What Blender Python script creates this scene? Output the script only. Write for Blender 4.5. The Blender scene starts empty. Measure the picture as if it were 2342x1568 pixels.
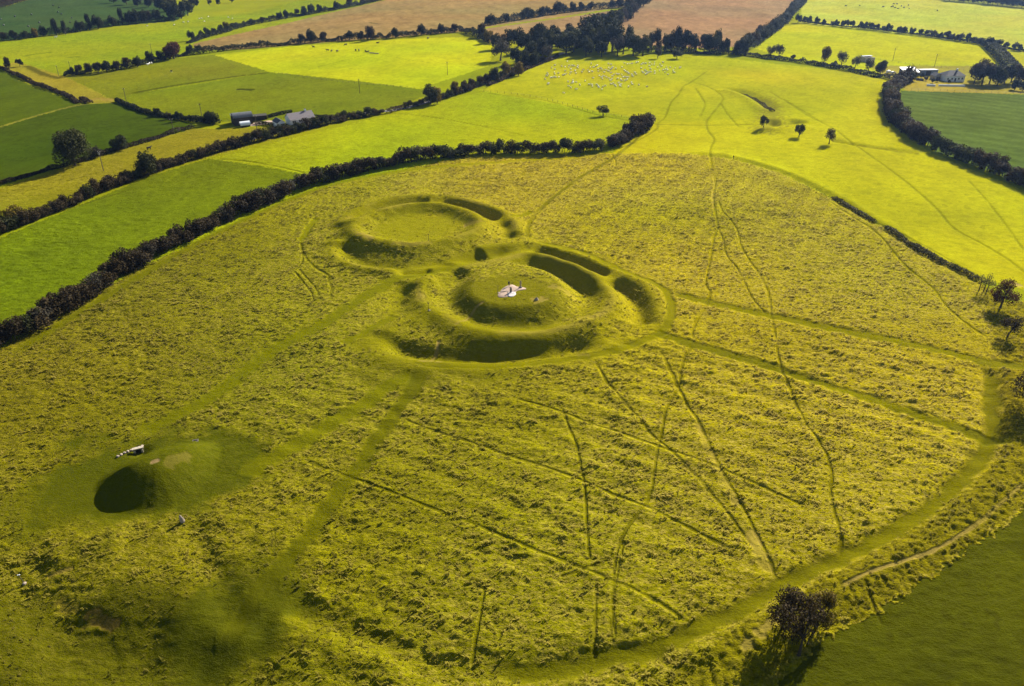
import bpy, bmesh, math, random
import numpy as np
from mathutils import Vector, Matrix

R = math.radians
scene = bpy.context.scene
col = scene.collection

# ------------------------------------------------------------------ camera, sky, sun, exposure
F_D, PITCH, CAM_H = 1821.6, R(30), 102.0          # focal length in 2342-px units, downward pitch, height over the summit
cam_d = bpy.data.cameras.new('camera')
cam_d.lens, cam_d.sensor_width = 28.0, 36.0
cam_d.clip_start, cam_d.clip_end = 1.0, 9000.0
cam = bpy.data.objects.new('camera', cam_d); col.objects.link(cam)
cam.location = (0, 0, CAM_H); cam.rotation_euler = (R(90) - PITCH, 0, 0)
scene.camera = cam

SUN_EL, SUN_AZ = R(29), R(37)                       # azimuth measured from +Y towards +X
world = bpy.data.worlds.new('World'); scene.world = world; world.use_nodes = True
nt = world.node_tree; nt.nodes.clear()
sky = nt.nodes.new('ShaderNodeTexSky'); sky.sky_type = 'NISHITA'; sky.sun_disc = False
sky.sun_elevation, sky.sun_rotation = SUN_EL, SUN_AZ
bgn = nt.nodes.new('ShaderNodeBackground'); bgn.inputs['Strength'].default_value = 0.05
wo = nt.nodes.new('ShaderNodeOutputWorld')
nt.links.new(sky.outputs[0], bgn.inputs[0]); nt.links.new(bgn.outputs[0], wo.inputs[0])
sd = bpy.data.lights.new('sun', 'SUN'); sd.energy = 5.0; sd.angle = R(0.5); sd.color = (1.0, 0.93, 0.80)
sun = bpy.data.objects.new('sun', sd); col.objects.link(sun)
sv = Vector((math.cos(SUN_EL) * math.sin(SUN_AZ), math.cos(SUN_EL) * math.cos(SUN_AZ), math.sin(SUN_EL)))
sun.rotation_euler = (-sv).to_track_quat('-Z', 'Y').to_euler(); sun.location = (300, 400, 400)
scene.view_settings.view_transform = 'Standard'; scene.view_settings.look = 'None'
scene.view_settings.exposure = 1.3; scene.view_settings.gamma = 1.0
scene.cycles.max_bounces = 5; scene.cycles.diffuse_bounces = 2; scene.cycles.transparent_max_bounces = 4
scene.cycles.volume_bounces = 0

# ------------------------------------------------------------------ small helpers
HAZE = 0.00004
rng = np.random.default_rng(7); random.seed(7)
def s2l(c):
    c = np.asarray(c, float) / 255.0
    return np.where(c <= 0.04045, c / 12.92, ((c + 0.055) / 1.055) ** 2.4)
LIGHT_K = 2.35                                       # light falling on level ground at this exposure
def alb(c): return np.maximum(s2l(c) / LIGHT_K, 0.0007)
def sst(a, b, x):
    t = np.clip((x - a) / (b - a), 0, 1); return t * t * (3 - 2 * t)
def softplus(x, w): return w * np.logaddexp(0, x / w)
def vn(x, y, seed=0):                                # value noise, -1..1
    xi = np.floor(x).astype(np.int64); yi = np.floor(y).astype(np.int64)
    fx = x - xi; fy = y - yi
    fx = fx * fx * (3 - 2 * fx); fy = fy * fy * (3 - 2 * fy)
    def h(a, b):
        n = (a * 374761393 + b * 668265263 + seed * 974711) & 0xffffffff
        n = ((n ^ (n >> 13)) * 1274126177) & 0xffffffff
        n = ((n ^ (n >> 16)) * 2246822519) & 0xffffffff
        return ((n ^ (n >> 15)) & 0xffff) / 32767.5 - 1.0
    a = h(xi, yi); b = h(xi + 1, yi); c = h(xi, yi + 1); d = h(xi + 1, yi + 1)
    return (a * (1 - fx) + b * fx) * (1 - fy) + (c * (1 - fx) + d * fx) * fy
def tag(o, label=None, cat=None, group=None, kind=None):
    if label: o['label'] = label
    if cat: o['category'] = cat
    if group: o['group'] = group
    if kind: o['kind'] = kind
    return o

# ------------------------------------------------------------------ lie of the land
def base(x, y):
    x = np.asarray(x, float); y = np.asarray(y, float)
    z = -3.4e-4 * np.maximum(0, 205 - np.maximum(y, -60)) ** 2
    z = z - 0.030 * np.minimum(softplus(y - 300, 40), 1400)
    z = z - 0.050 * np.minimum(softplus(-x - 75, 18), 260)
    z = z - 0.022 * np.minimum(softplus(x - 95, 15), 300)
    z = z + 1.1 * vn(x / 120, y / 150, 3) * sst(280, 420, y)
    z = z - 4.5 * np.exp(-(((x + 78) / 34) ** 2 + ((y - 66) / 18) ** 2))      # hollow falling off towards the north-east
    return z
def at(dx, dy):
    """pixel of the 2342-wide view -> point where that sight line meets the land"""
    u = (dx - 1171.0) / F_D; v = (dy - 784.0) / F_D
    rx, ry, rz = u, math.cos(PITCH) - math.sin(PITCH) * v, -math.sin(PITCH) - math.cos(PITCH) * v
    z = 0.0
    for _ in range(14):
        t = (z - CAM_H) / rz
        z = float(base(rx * t, ry * t))
    return np.array([rx * t, ry * t])
def T(c, r, zx, zy):                                 # a point read in one of the 4 x 4 enlarged tiles
    return ((0, 586.7, 1173.3, 1755.3)[c] + zx * 0.2507, (0, 393.1, 786.1, 1175.1)[r] + zy * 0.2507)
def line(pts, closed=False, step=2.5, full=False):
    g = [np.array(pos(*p)[:2]) if full else at(*p) for p in pts]
    if closed: g = [g[-1]] + g + [g[0], g[1]]
    else: g = [2 * g[0] - g[1]] + g + [2 * g[-1] - g[-2]]
    out = []
    for i in range(1, len(g) - 2):
        p0, p1, p2, p3 = g[i - 1], g[i], g[i + 1], g[i + 2]
        n = max(2, int(np.linalg.norm(p2 - p1) / step))
        for k in range(n):
            t = k / n
            out.append(0.5 * (2 * p1 + (p2 - p0) * t + (2 * p0 - 5 * p1 + 4 * p2 - p3) * t * t + (3 * p1 - p0 - 3 * p2 + p3) * t ** 3))
    out.append(g[-2])
    return np.array(out)
def poly(pts): return np.array([at(*p) for p in pts])
def dist_line(x, y, L, reach):
    """distance to polyline for the points within reach of its bounding box; also 0..1 position along it"""
    lo = L.min(0) - reach; hi = L.max(0) + reach
    idx = np.nonzero((x > lo[0]) & (x < hi[0]) & (y > lo[1]) & (y < hi[1]))[0]
    px, py = x[idx], y[idx]
    best = np.full(len(idx), 1e9); s = np.zeros(len(idx)); n = len(L) - 1
    for k in range(n):
        a, b = L[k], L[k + 1]; d = b - a; q = max(d @ d, 1e-9)
        near = np.nonzero((px > min(a[0], b[0]) - reach) & (px < max(a[0], b[0]) + reach) & (py > min(a[1], b[1]) - reach) & (py < max(a[1], b[1]) + reach))[0]
        if not len(near): continue
        t = np.clip(((px[near] - a[0]) * d[0] + (py[near] - a[1]) * d[1]) / q, 0, 1)
        dd = np.hypot(px[near] - a[0] - t * d[0], py[near] - a[1] - t * d[1])
        m = dd < best[near]; w = near[m]
        best[w] = dd[m]; s[w] = (k + t[m]) / n
    return idx, best, s
def inside(x, y, P):
    lo, hi = P.min(0), P.max(0)
    idx = np.nonzero((x > lo[0]) & (x < hi[0]) & (y > lo[1]) & (y < hi[1]))[0]
    px, py = x[idx], y[idx]; c = np.zeros(len(idx), bool); n = len(P)
    for i in range(n):
        a, b = P[i], P[(i + 1) % n]
        if a[1] == b[1]: continue
        m = ((a[1] > py) != (b[1] > py)) & (px < (b[0] - a[0]) * (py - a[1]) / (b[1] - a[1]) + a[0])
        c ^= m
    return idx[c]

# ------------------------------------------------------------------ earthworks of the hilltop: banks (+) and ditches (-)
# (points, height, half width, fade at the ends, closed)
EW = 1.2
def ends(s, f): return np.ones_like(s) if f <= 0 else sst(0, f, s) * sst(0, f, 1 - s)
WORKS = [
  # round platform with the standing stone: inner bank
  (line([(1012,640),(968,652),(962,690),(990,722),(1050,752),(1130,770),(1220,773),(1300,760),(1368,736),(1398,702),(1380,664),(1325,628),(1262,604),(1205,592),(1150,606),(1090,618),(1040,632)]), 1.7, 4.4, 0.03),
  # its outer ditch: near arc, right arc, far arc, left arc
  (line([(872,772),(935,798),(1015,806),(1120,811),(1230,803),(1330,786),(1385,772)]), -2.1, 3.8, 0.12),
  (line([(1470,742),(1464,705),(1440,668),(1398,640)]), -2.0, 3.7, 0.1),
  (line([(1392,634),(1345,612),(1300,596),(1255,580),(1212,573)]), -2.4, 3.4, 0.12),
  (line([(900,712),(908,690),(925,664),(945,650)]), -1.4, 4.4, 0.4),
  (line([(1035,606),(1085,592),(1135,580),(1190,577)]), -1.0, 4.0, 0.35),
  (line([(1185,606),(1255,622),(1315,650),(1350,685),(1345,712)]), -1.1, 4.2, 0.25),
  (line([(1195,592),(1262,604),(1325,628),(1380,664)]), 0.9, 3.6, 0.25),
  (line([(1040,735),(1110,758),(1200,762),(1290,750)]), -0.5, 3.0, 0.2),
  # outer lip
  (line([(1500,742),(1495,690),(1470,652),(1412,625),(1310,582),(1215,560),(1190,561),(1100,571),(1015,602)]), 0.75, 3.2, 0.03),
  (line([(815,790),(880,812),(945,826),(1060,833),(1180,832),(1330,810),(1440,785)]), 0.55, 4.0, 0.08),
  (line([(872,775),(900,752),(935,738),(985,742)]), 0.7, 4.0, 0.2),
  # ring beside it: inner bank, ditch, outer bank
  (line([(808,530),(838,504),(890,488),(950,478),(1020,480),(1072,496),(1098,517),(1086,540),(1040,557),(990,568),(930,571),(868,563),(822,548)], True), 2.1, 4.2, 0),
  (line([(1110,575),(1020,595),(930,604),(850,598),(795,580),(778,556)]), -1.5, 4.6, 0.05),
  (line([(795,512),(835,486),(890,470),(945,464),(985,463)]), -1.3, 3.6, 0.06),
  (line([(1003,463),(1060,474),(1105,488),(1145,504)]), -2.1, 3.3, 0.14),
  (line([(1150,508),(1163,530),(1160,548)]), -1.0, 2.8, 0.25),
  (line([(772,525),(820,484),(885,461),(960,451),(1040,457),(1112,475),(1168,502),(1178,540)]), 1.1, 3.6, 0.04),
  (line([(764,548),(765,580),(790,603),(850,618),(920,620)]), 1.1, 3.0, 0.08),
  (line([(905,618),(950,617),(990,612)]), -1.0, 2.4, 0.2),
  (line([(890,610),(1000,606),(1090,592),(1160,570)]), 0.5, 3.4, 0.2),
  # great enclosure: ditch inside, bank outside
  (line([(2268,835),(2268,910),(2268,1000),(2200,1095),(2080,1188),(1930,1270),(1790,1335),(1650,1410),(1500,1475),(1400,1497),(1250,1527),(1080,1532),(950,1502),(850,1470),(740,1422),(640,1402)]), -0.9, 3.2, 0.02),
  (line([(2320,835),(2322,930),(2318,1020),(2250,1120),(2110,1225),(1960,1310),(1820,1370),(1690,1445),(1520,1520)]), 0.9, 4.0, 0.05),
  (line([(0,812),(200,690),(420,562),(560,492),(760,413),(1000,373),(1380,350)]), -0.4, 3.0, 0.02),
  (line([(1560,352),(1670,362),(1780,392),(1900,448),(2000,508),(2100,572),(2180,615),(2240,640)]), -0.6, 2.4, 0.15),
  (line([(1560,346),(1670,355),(1790,388),(1910,442),(2010,500),(2110,563),(2190,608)]), 0.3, 2.4, 0.08),
  # small ringwork further off
  (line([(1640,200),(1690,207),(1735,226),(1768,254)]), -1.6, 5.0, 0.15),
  (line([(1630,203),(1690,215),(1728,236),(1752,262)]), 1.0, 4.5, 0.15),
  (line([(1735,290),(1765,300),(1800,296),(1840,284)]), 1.4, 6.0, 0.2),
  (line([(1750,270),(1790,284),(1835,272)]), -2.0, 5.0, 0.2),
  (line([(1890,318),(1960,330),(2030,340),(2105,350)]), -0.8, 2.5, 0.1),
  # corner bottom left
  (line([(80,1290),(180,1250),(300,1240)]), 0.9, 4.0, 0.2),
  (line([(430,1190),(480,1290),(530,1390),(545,1450)]), -0.7, 3.0, 0.15),
  (line([(0,1340),(120,1400),(260,1440),(430,1440)]), -1.2, 5.0, 0.2),
  (line([(60,1420),(200,1500),(400,1530),(560,1500)]), -1.5, 6.0, 0.2),
  (line([(600,1430),(700,1460),(820,1500),(960,1540)]), 0.9, 3.5, 0.15),
]
def mound(x, y, z, P, h, w, power=1.0):
    if x.max() < P[:, 0].min() or x.min() > P[:, 0].max() or y.max() < P[:, 1].min() or y.min() > P[:, 1].max(): return
    lo, hi = P.min(0), P.max(0)
    i = inside(x, y, P)
    if len(i):
        L = np.vstack([P, P[:1]])
        j, d, s = dist_line(x[i], y[i], L, 40.0)
        t = sst(0, w, d) ** power
        z[i[j]] += h * t
FORRAD = line([(1020,690),(1040,722),(1090,745),(1155,754),(1235,750),(1295,736),(1332,706),(1332,668),(1295,634),(1230,612),(1150,608),(1080,622),(1036,652)], True)
CAIRN = line([(212,1120),(245,1168),(320,1178),(400,1160),(470,1110),(508,1050),(500,1012),(450,1005),(380,1018),(300,1045),(235,1085)], True)
CAIRN_C = CAIRN.mean(0)
WBOX = [(L.min(0) - 2.6 * w, L.max(0) + 2.6 * w) for L, h, w, f in WORKS]
def height(x, y):
    x = np.atleast_1d(np.asarray(x, float)); y = np.atleast_1d(np.asarray(y, float))
    z = base(x, y); x0, x1, y0, y1 = x.min(), x.max(), y.min(), y.max()
    for (L, h, w, f), (lo, hi) in zip(WORKS, WBOX):
        if x1 < lo[0] or x0 > hi[0] or y1 < lo[1] or y0 > hi[1]: continue
        h = h * EW
        i, d, s = dist_line(x, y, L, w * 2.6)
        z[i] += h * ends(s, f) * np.exp(-(d / w) ** 2 * 1.1) * (1 + .06 * vn(x[i] / 9, y[i] / 9, 17) + .05 * vn(x[i] / 2.5, y[i] / 2.5, 18))
    mound(x, y, z, FORRAD, 3.6, 8.0)
    mound(x, y, z, CAIRN, 4.6, 9.5, 0.85)
    # passage entrance cut into the side of the small mound
    e = at(322, 1030); d2 = ((x - e[0]) ** 2 + (y - e[1]) ** 2); z -= 1.0 * np.exp(-d2 / 3.0)
    return z
def zat(x, y): return float(height(np.array([x]), np.array([y]))[0])
def pos(dx, dy):
    p = at(dx, dy)
    for _ in range(4):                               # settle on banks and mounds as well
        zz = zat(p[0], p[1])
        u = (dx - 1171.0) / F_D; v = (dy - 784.0) / F_D
        rz = -math.sin(PITCH) - math.cos(PITCH) * v; ry = math.cos(PITCH) - math.sin(PITCH) * v
        t = (zz - CAM_H) / rz; p = np.array([u * t, ry * t])
    return Vector((p[0], p[1], zat(p[0], p[1])))

# ------------------------------------------------------------------ fields: (outline, colour, tussock height, straw amount)
FIELDS = [
 ([(-300,-60),(0,-20),(60,-5),(0,18),(-300,60)], (90,135,20), .05, 0),
 ([(-300,60),(0,18),(60,0),(300,-20),(440,25),(400,48),(230,62),(0,95),(-300,135)], (80,104,50), .07, 0),
 ([(-300,135),(0,97),(440,45),(600,20),(900,-40),(1180,-60),(880,0),(440,100),(395,130),(150,170),(130,205),(0,158),(-300,100)], (166,180,12), .14, .1),
 ([(440,100),(880,0),(1000,-60),(1520,-60),(1480,8),(1110,62),(1060,72),(900,85),(560,112),(450,115)], (184,154,92), .06, 0),
 ([(1110,65),(1480,12),(1500,0),(1420,60),(1370,75),(1120,95)], (184,152,100), .06, 0),
 ([(1468,10),(1500,-60),(1840,-60),(1830,10),(1790,60),(1720,100),(1640,112),(1400,98),(1385,80)], (188,152,106), .10, 0),
 ([(1835,0),(1850,-60),(2800,-60),(2800,160),(2342,118),(2100,80),(1830,52)], (214,217,74), .07, .1),
 ([(1790,60),(1830,55),(2260,100),(2310,160),(2050,170),(1780,130),(1730,110)], (214,215,16), .07, .1),
 ([(2270,105),(2800,150),(2800,200),(2320,165)], (208,208,36), .07, .1),
 ([(1990,150),(2320,150),(2800,180),(2800,225),(2342,215),(2075,208),(2050,190)], (186,172,62), .06, .3),
 ([(2060,207),(2342,216),(2800,228),(2800,560),(2342,420),(2140,348),(2050,270)], (110,130,52), .05, 0),
 ([(1100,205),(1280,128),(1560,122),(1960,165),(2060,192),(2035,210),(2040,285),(2130,350),(2342,435),(2800,600),(2800,950),(2342,660),(2240,640),(1900,445),(1780,390),(1670,360),(1560,350),(1400,350),(1490,285)], (216,210,0), .11, .12),
 ([(1100,205),(1280,128),(1560,122),(1960,165),(2060,192),(2030,225),(1850,262),(1490,285)], (206,202,16), .10, .1),
 ([(-300,700),(0,545),(350,400),(880,265),(1110,208),(1490,275),(1400,345),(1060,355),(700,430),(330,600),(0,790),(-300,950)], (190,200,0), .20, .05),
 ([(-300,700),(0,545),(350,400),(480,362),(700,398),(650,440),(330,600),(0,790),(-300,950)], (136,150,0), .20, .0),
 ([(-300,530),(0,430),(430,295),(600,290),(880,255),(350,395),(0,520),(-300,650)], (162,158,16), .24, .4),
 ([(-300,510),(-300,300),(0,290),(180,238),(265,235),(450,285),(420,300),(0,425)], (84,104,0), .08, 0),
 ([(-300,300),(-300,95),(0,160),(185,237),(0,288)], (98,116,0), .08, 0),
 ([(0,150),(40,140),(150,175),(250,225),(265,235),(190,235)], (172,162,36), .18, .4),
 ([(150,175),(400,133),(490,125),(610,162),(300,215),(265,230)], (142,150,2), .14, .2),
 ([(300,215),(620,165),(960,203),(990,212),(880,255),(700,270),(460,280),(265,232)], (140,152,0), .17, .1),
 ([(490,125),(640,108),(900,90),(1060,85),(1125,105),(1120,150),(960,203),(620,165)], (216,220,0), .09, .05),
 ([(-400,1000),(0,797),(330,605),(700,437),(1060,358),(1400,350),(1560,350),(1670,360),(1780,390),(1900,447),(2240,640),(2342,800),(2700,950),(2700,1800),(-400,1800)], (206,192,0), .33, .95),
 ([(2240,640),(2300,690),(2342,690),(2700,800),(2700,1000),(2342,1160),(2200,1265),(1990,1400),(1870,1450),(1740,1568),(1500,1568),(1690,1440),(1930,1300),(2130,1190),(2290,1050),(2290,830)], (176,164,4), .40, .25),
 ([(1710,1640),(1880,1462),(2000,1400),(2200,1270),(2342,1172),(2700,950),(2700,1800),(1600,1800)], (108,110,0), .09, 0),
]
# mown walks, worn lines, bare soil: (line, half width m, depth m, colour, strength)
GREEN, DARK, PALE, SOIL = (134,134,0), (84,80,2), (206,178,96), (214,176,128)
PATHS = [
 (line([(0,825),(200,700),(420,570),(560,500),(760,421),(1000,381),(1380,354)]), 2.2, .05, GREEN, .6),
 (line([(300,1000),(400,950),(470,915),(560,850),(640,790),(740,738),(830,680),(900,640),(1000,613),(1060,598)]), 2.3, .1, GREEN, .8),
 (line([(560,1090),(587,1062),(662,1027),(737,979),(812,936),(880,890),(950,850)]), 2.4, .05, GREEN, .75),
 (line([(965,840),(945,886),(910,934),(862,999),(832,1052),(787,1107),(700,1230),(600,1340),(540,1420),(510,1480)]), 1.8, .1, (112,112,0), .75),
 (line([(1530,665),(1620,690),(1760,720),(1900,750),(2080,785),(2270,830),(2342,838),(2420,848)]), 1.9, .2, (152,146,0), .9),
 (line([(1480,755),(1600,790),(1755,835),(1860,870),(1990,910),(2120,955),(2260,1000),(2342,1016)]), 1.7, .25, (144,140,0), .9),
 (line([(2268,830),(2268,910),(2268,1000),(2200,1095),(2080,1188),(1930,1270),(1790,1335),(1650,1410),(1500,1475),(1400,1497),(1250,1527),(1080,1532)]), 1.7, .15, (120,118,0), .8),
 (line([(1205,548),(1210,510),(1245,468),(1330,402),(1405,358),(1490,288)]), .9, .15, (120,116,2), .8),
 (line([(1165,500),(1185,497),(1215,482)]), 1.2, .1, GREEN, .7),
 (line([(1210,552),(1330,578),(1440,628),(1510,655),(1533,690),(1527,745),(1480,775),(1400,805),(1340,818),(1150,838),(960,838)]), 1.3, .12, (142,138,0), .8),
 (line([(722,498),(697,533),(687,553)]), 1.4, .08, GREEN, .6),
 (line([(780,786),(850,752),(905,722)]), 1.4, .1, GREEN, .7),
 (line([(1160,570),(1090,595),(1010,618),(930,640)]), 1.6, .08, GREEN, .6),
]
for pts, w in [
 ([(1620,160),(1582,186),(1562,197),(1552,214),(1534,234),(1520,268),(1504,281),(1499,296),(1450,325),(1389,349)], .8),
 ([(1582,186),(1617,197),(1640,210),(1653,222),(1648,235),(1620,270),(1615,281),(1620,300),(1633,318),(1626,335),(1624,350),(1627,375),(1630,393)], .8),
 ([(1590,200),(1606,225),(1612,240),(1600,268)], .8), ([(1648,235),(1665,262),(1690,290)], .7),
 ([(1630,393),(1637,411),(1632,443),(1634,476),(1641,516),(1632,543),(1624,594),(1613,649),(1623,664),(1617,694),(1599,724),(1585,752),(1584,786)], .55),
 ([(1584,786),(1562,826),(1554,874),(1552,886),(1569,921),(1599,967),(1624,1019),(1650,1074),(1687,1137),(1710,1180),(1740,1240),(1765,1290),(1775,1325)], .5),
 ([(1552,886),(1524,936),(1514,987),(1502,1037),(1494,1099),(1482,1144),(1450,1185),(1420,1235),(1405,1300),(1400,1400),(1395,1470)], .38),
 ([(1642,453),(1652,481),(1682,518),(1700,573),(1735,624),(1755,664),(1763,710),(1775,786)], .5),
 ([(1775,786),(1785,834),(1803,879),(1823,929),(1848,974),(1883,1024),(1903,1080),(1899,1112),(1903,1147),(1911,1177),(1925,1230),(1920,1270)], .45),
 ([(1640,516),(1655,550),(1660,580),(1690,620),(1720,680),(1755,720)], .4),
 ([(1361,824),(1386,869),(1424,914),(1457,952),(1487,989),(1507,1007),(1549,1044),(1600,1097),(1642,1145),(1667,1177),(1700,1220),(1730,1260)], .5),
 ([(1510,800),(1530,840),(1552,886)], .6),
 ([(1173,909),(1274,937),(1349,967),(1424,992),(1500,1019),(1620,1060),(1760,1120),(1850,1160)], .5),
 ([(920,957),(1013,992),(1088,1014),(1173,1044),(1224,1059),(1334,1099),(1399,1130),(1469,1155),(1517,1177),(1600,1220),(1680,1260)], .5),
 ([(682,1049),(762,1077),(837,1104),(913,1132),(988,1162),(1088,1200),(1173,1236),(1283,1280),(1384,1320),(1480,1364),(1586,1427)], .5),
 ([(1279,1320),(1335,1300),(1388,1280),(1401,1254)], .4),
 ([(1284,929),(1301,976),(1319,1019),(1329,1074),(1336,1104),(1340,1162),(1344,1230),(1349,1285)], .38),
 ([(1366,1324),(1362,1395),(1362,1500)], .38), ([(1428,1232),(1410,1320),(1403,1372),(1406,1456)], .35),
 ([(1109,1340),(1100,1400),(1086,1470),(1080,1530)], .35),
 ([(687,553),(692,574),(705,596),(727,616),(750,629),(752,644),(758,656),(755,681)], .55),
 ([(672,619),(694,646),(712,669),(717,691)], .45), ([(682,613),(702,636),(722,659),(730,680)], .45), ([(672,619),(690,600),(692,574)], .4),
 ([(1855,433),(1936,486),(2006,533),(2069,606),(2131,656),(2166,701),(2219,746),(2269,779)], .6),
 ([(1755,206),(1808,238),(1855,268),(1906,293),(1946,324),(2031,384),(2094,433),(2146,481),(2181,521),(2244,556),(2307,594),(2342,621),(2420,670)], .7),
 ([(2214,411),(2257,458),(2307,523),(2342,573)], .6), ([(1900,455),(2050,530),(2200,610),(2342,690)], .5),
 ([(1790,225),(1840,255),(1880,280),(1900,292)], .6),
 ([(1975,1329),(1997,1386),(2019,1430)], .4),
 ([(490,363),(560,368),(640,382),(700,396)], .8), ([(0,533),(150,480),(300,432)], .6), ([(890,258),(990,268),(1100,288),(1200,310)], .6),
 ([(700,160),(830,126),(860,120)], .7), ([(860,122),(960,140),(1100,148)], .7), ([(1490,284),(1620,286),(1740,284)], 1.2), ([(1400,352),(1408,370),(1407,378)], .5),
 ([(1105,205),(1125,190),(1140,178)], .8), ([(960,207),(1000,220)], .8), ([(1100,212),(1240,228),(1365,262),(1480,282)], 1.0),
]:
    PATHS.append((line(pts), w * .75, .11, DARK, .58 if pts[0][1] > 500 else .42))
for pts, w in [([(1599,967),(1624,1019),(1650,1074),(1690,1145)], .6), ([(1725,1220),(1745,1255),(1768,1300)], .9), ([(1630,400),(1637,411),(1633,443),(1635,476)], .35)]:
    L = line(pts); L[:, 0] -= 0.7; PATHS.append((L, w, 0, PALE, .5))
PATHS += [
 (line([(1004,776),(997,795),(978,810),(955,817),(932,822)]), .45, .05, PALE, .95),
 (line([(1107,690),(1090,712),(1062,732),(1040,745)], full=True), .4, .05, PALE, .85),
 (line([(1917,1351),(1975,1320),(2062,1289),(2128,1265),(2172,1241),(2238,1197),(2264,1175),(2342,1105)]), .4, .05, PALE, .75),
 (line([(970,822),(1005,824)]), 1.0, 0, SOIL, .55), (line([(1325,812),(1345,814)]), .8, 0, SOIL, .5),
 (line([(820,545),(838,552),(850,558)]), 1.6, 0, PALE, .85), (line([(900,570),(940,574),(985,570)]), 1.0, 0, PALE, .5), (line([(1075,518),(1092,520)]), 1.6, 0, PALE, .7),
 (line([(955,655),(957,680),(965,695)]), .9, 0, PALE, .5), (line([(1018,735),(1045,750)]), 1.2, 0, PALE, .45), (line([(1330,738),(1372,730)]), 1.3, 0, PALE, .5),
 (line([(1262,655),(1300,668)], full=True), 1.4, 0, PALE, .4), (line([(1225,686),(1240,684)], full=True), 1.3, 0, PALE, .5),
 (line([(105,1318),(145,1305),(170,1298)]), .5, .02, (170,140,80), .6), (line([(135,1370),(160,1382)]), .8, 0, (150,120,66), .5), (line([(205,1400),(245,1410)]), 1.2, 0, (150,116,66), .5),
 (line([(385,1058),(425,1045)], full=True), .9, 0, PALE, .3), (line([(352,1056),(362,1054)], full=True), .4, 0, SOIL, .8),
 (line([(1705,1480),(1735,1450),(1770,1420)]), .8, 0, PALE, .5), (line([(2318,648),(2336,654)]), 1.0, 0, SOIL, .7),
 (line([(185,232),(225,226),(255,228)]), 3.2, 0, (190,160,80), .7), (line([(0,290),(90,262),(180,240),(250,232)]), 1.6, 0, (170,160,70), .6),
 (line([(300,214),(400,196),(520,178),(620,165)]), 2.4, -.5, (84,84,14), .8),
 (line([(540,203),(580,205)]), 2.0, .3, (58,60,10), .9), (line([(845,51),(862,54)]), 1.6, .2, (70,80,10), .7),
 (line([(50,128),(90,122),(120,118)]), 2.2, .1, (100,110,10), .6), (line([(140,95),(190,92)]), 2.0, .1, (100,110,10), .6), (line([(150,132),(185,128)]), 1.8, .1, (96,104,10), .6),
 (line([(60,150),(100,170),(140,180)]), 3.0, -.3, (74,70,22), .7),
 (line([(1742,225),(1760,250),(1765,280),(1750,298)]), 6.0, 0, (150,140,50), .6),
 (line([(1955,330),(2020,340),(2105,352)]), 2.0, -.3, (110,100,20), .6),
 (line([(2000,200),(2010,240),(2022,290),(2060,330)]), 4.0, 0, (170,160,20), .35),
]
SMOOTH = [  # close-cropped turf: centre, radii (m), colour, strength
 (at(330,1085), (27, 17), (92,100,0), .85), (at(120,1160), (26, 9), (110,112,0), .6), (np.array(pos(1170,672)[:2]), (20, 13), (134,130,0), .8), (at(955,522), (22, 21), (168,164,0), .8),
 (at(960,845), (22, 9), (124,122,0), .55), (at(1130,775), (24, 8), (134,130,0), .5), (at(300,1500), (40, 14), (92,94,0), .7), (at(560,1400), (12, 14), (84,92,2), .6),
]

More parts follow.
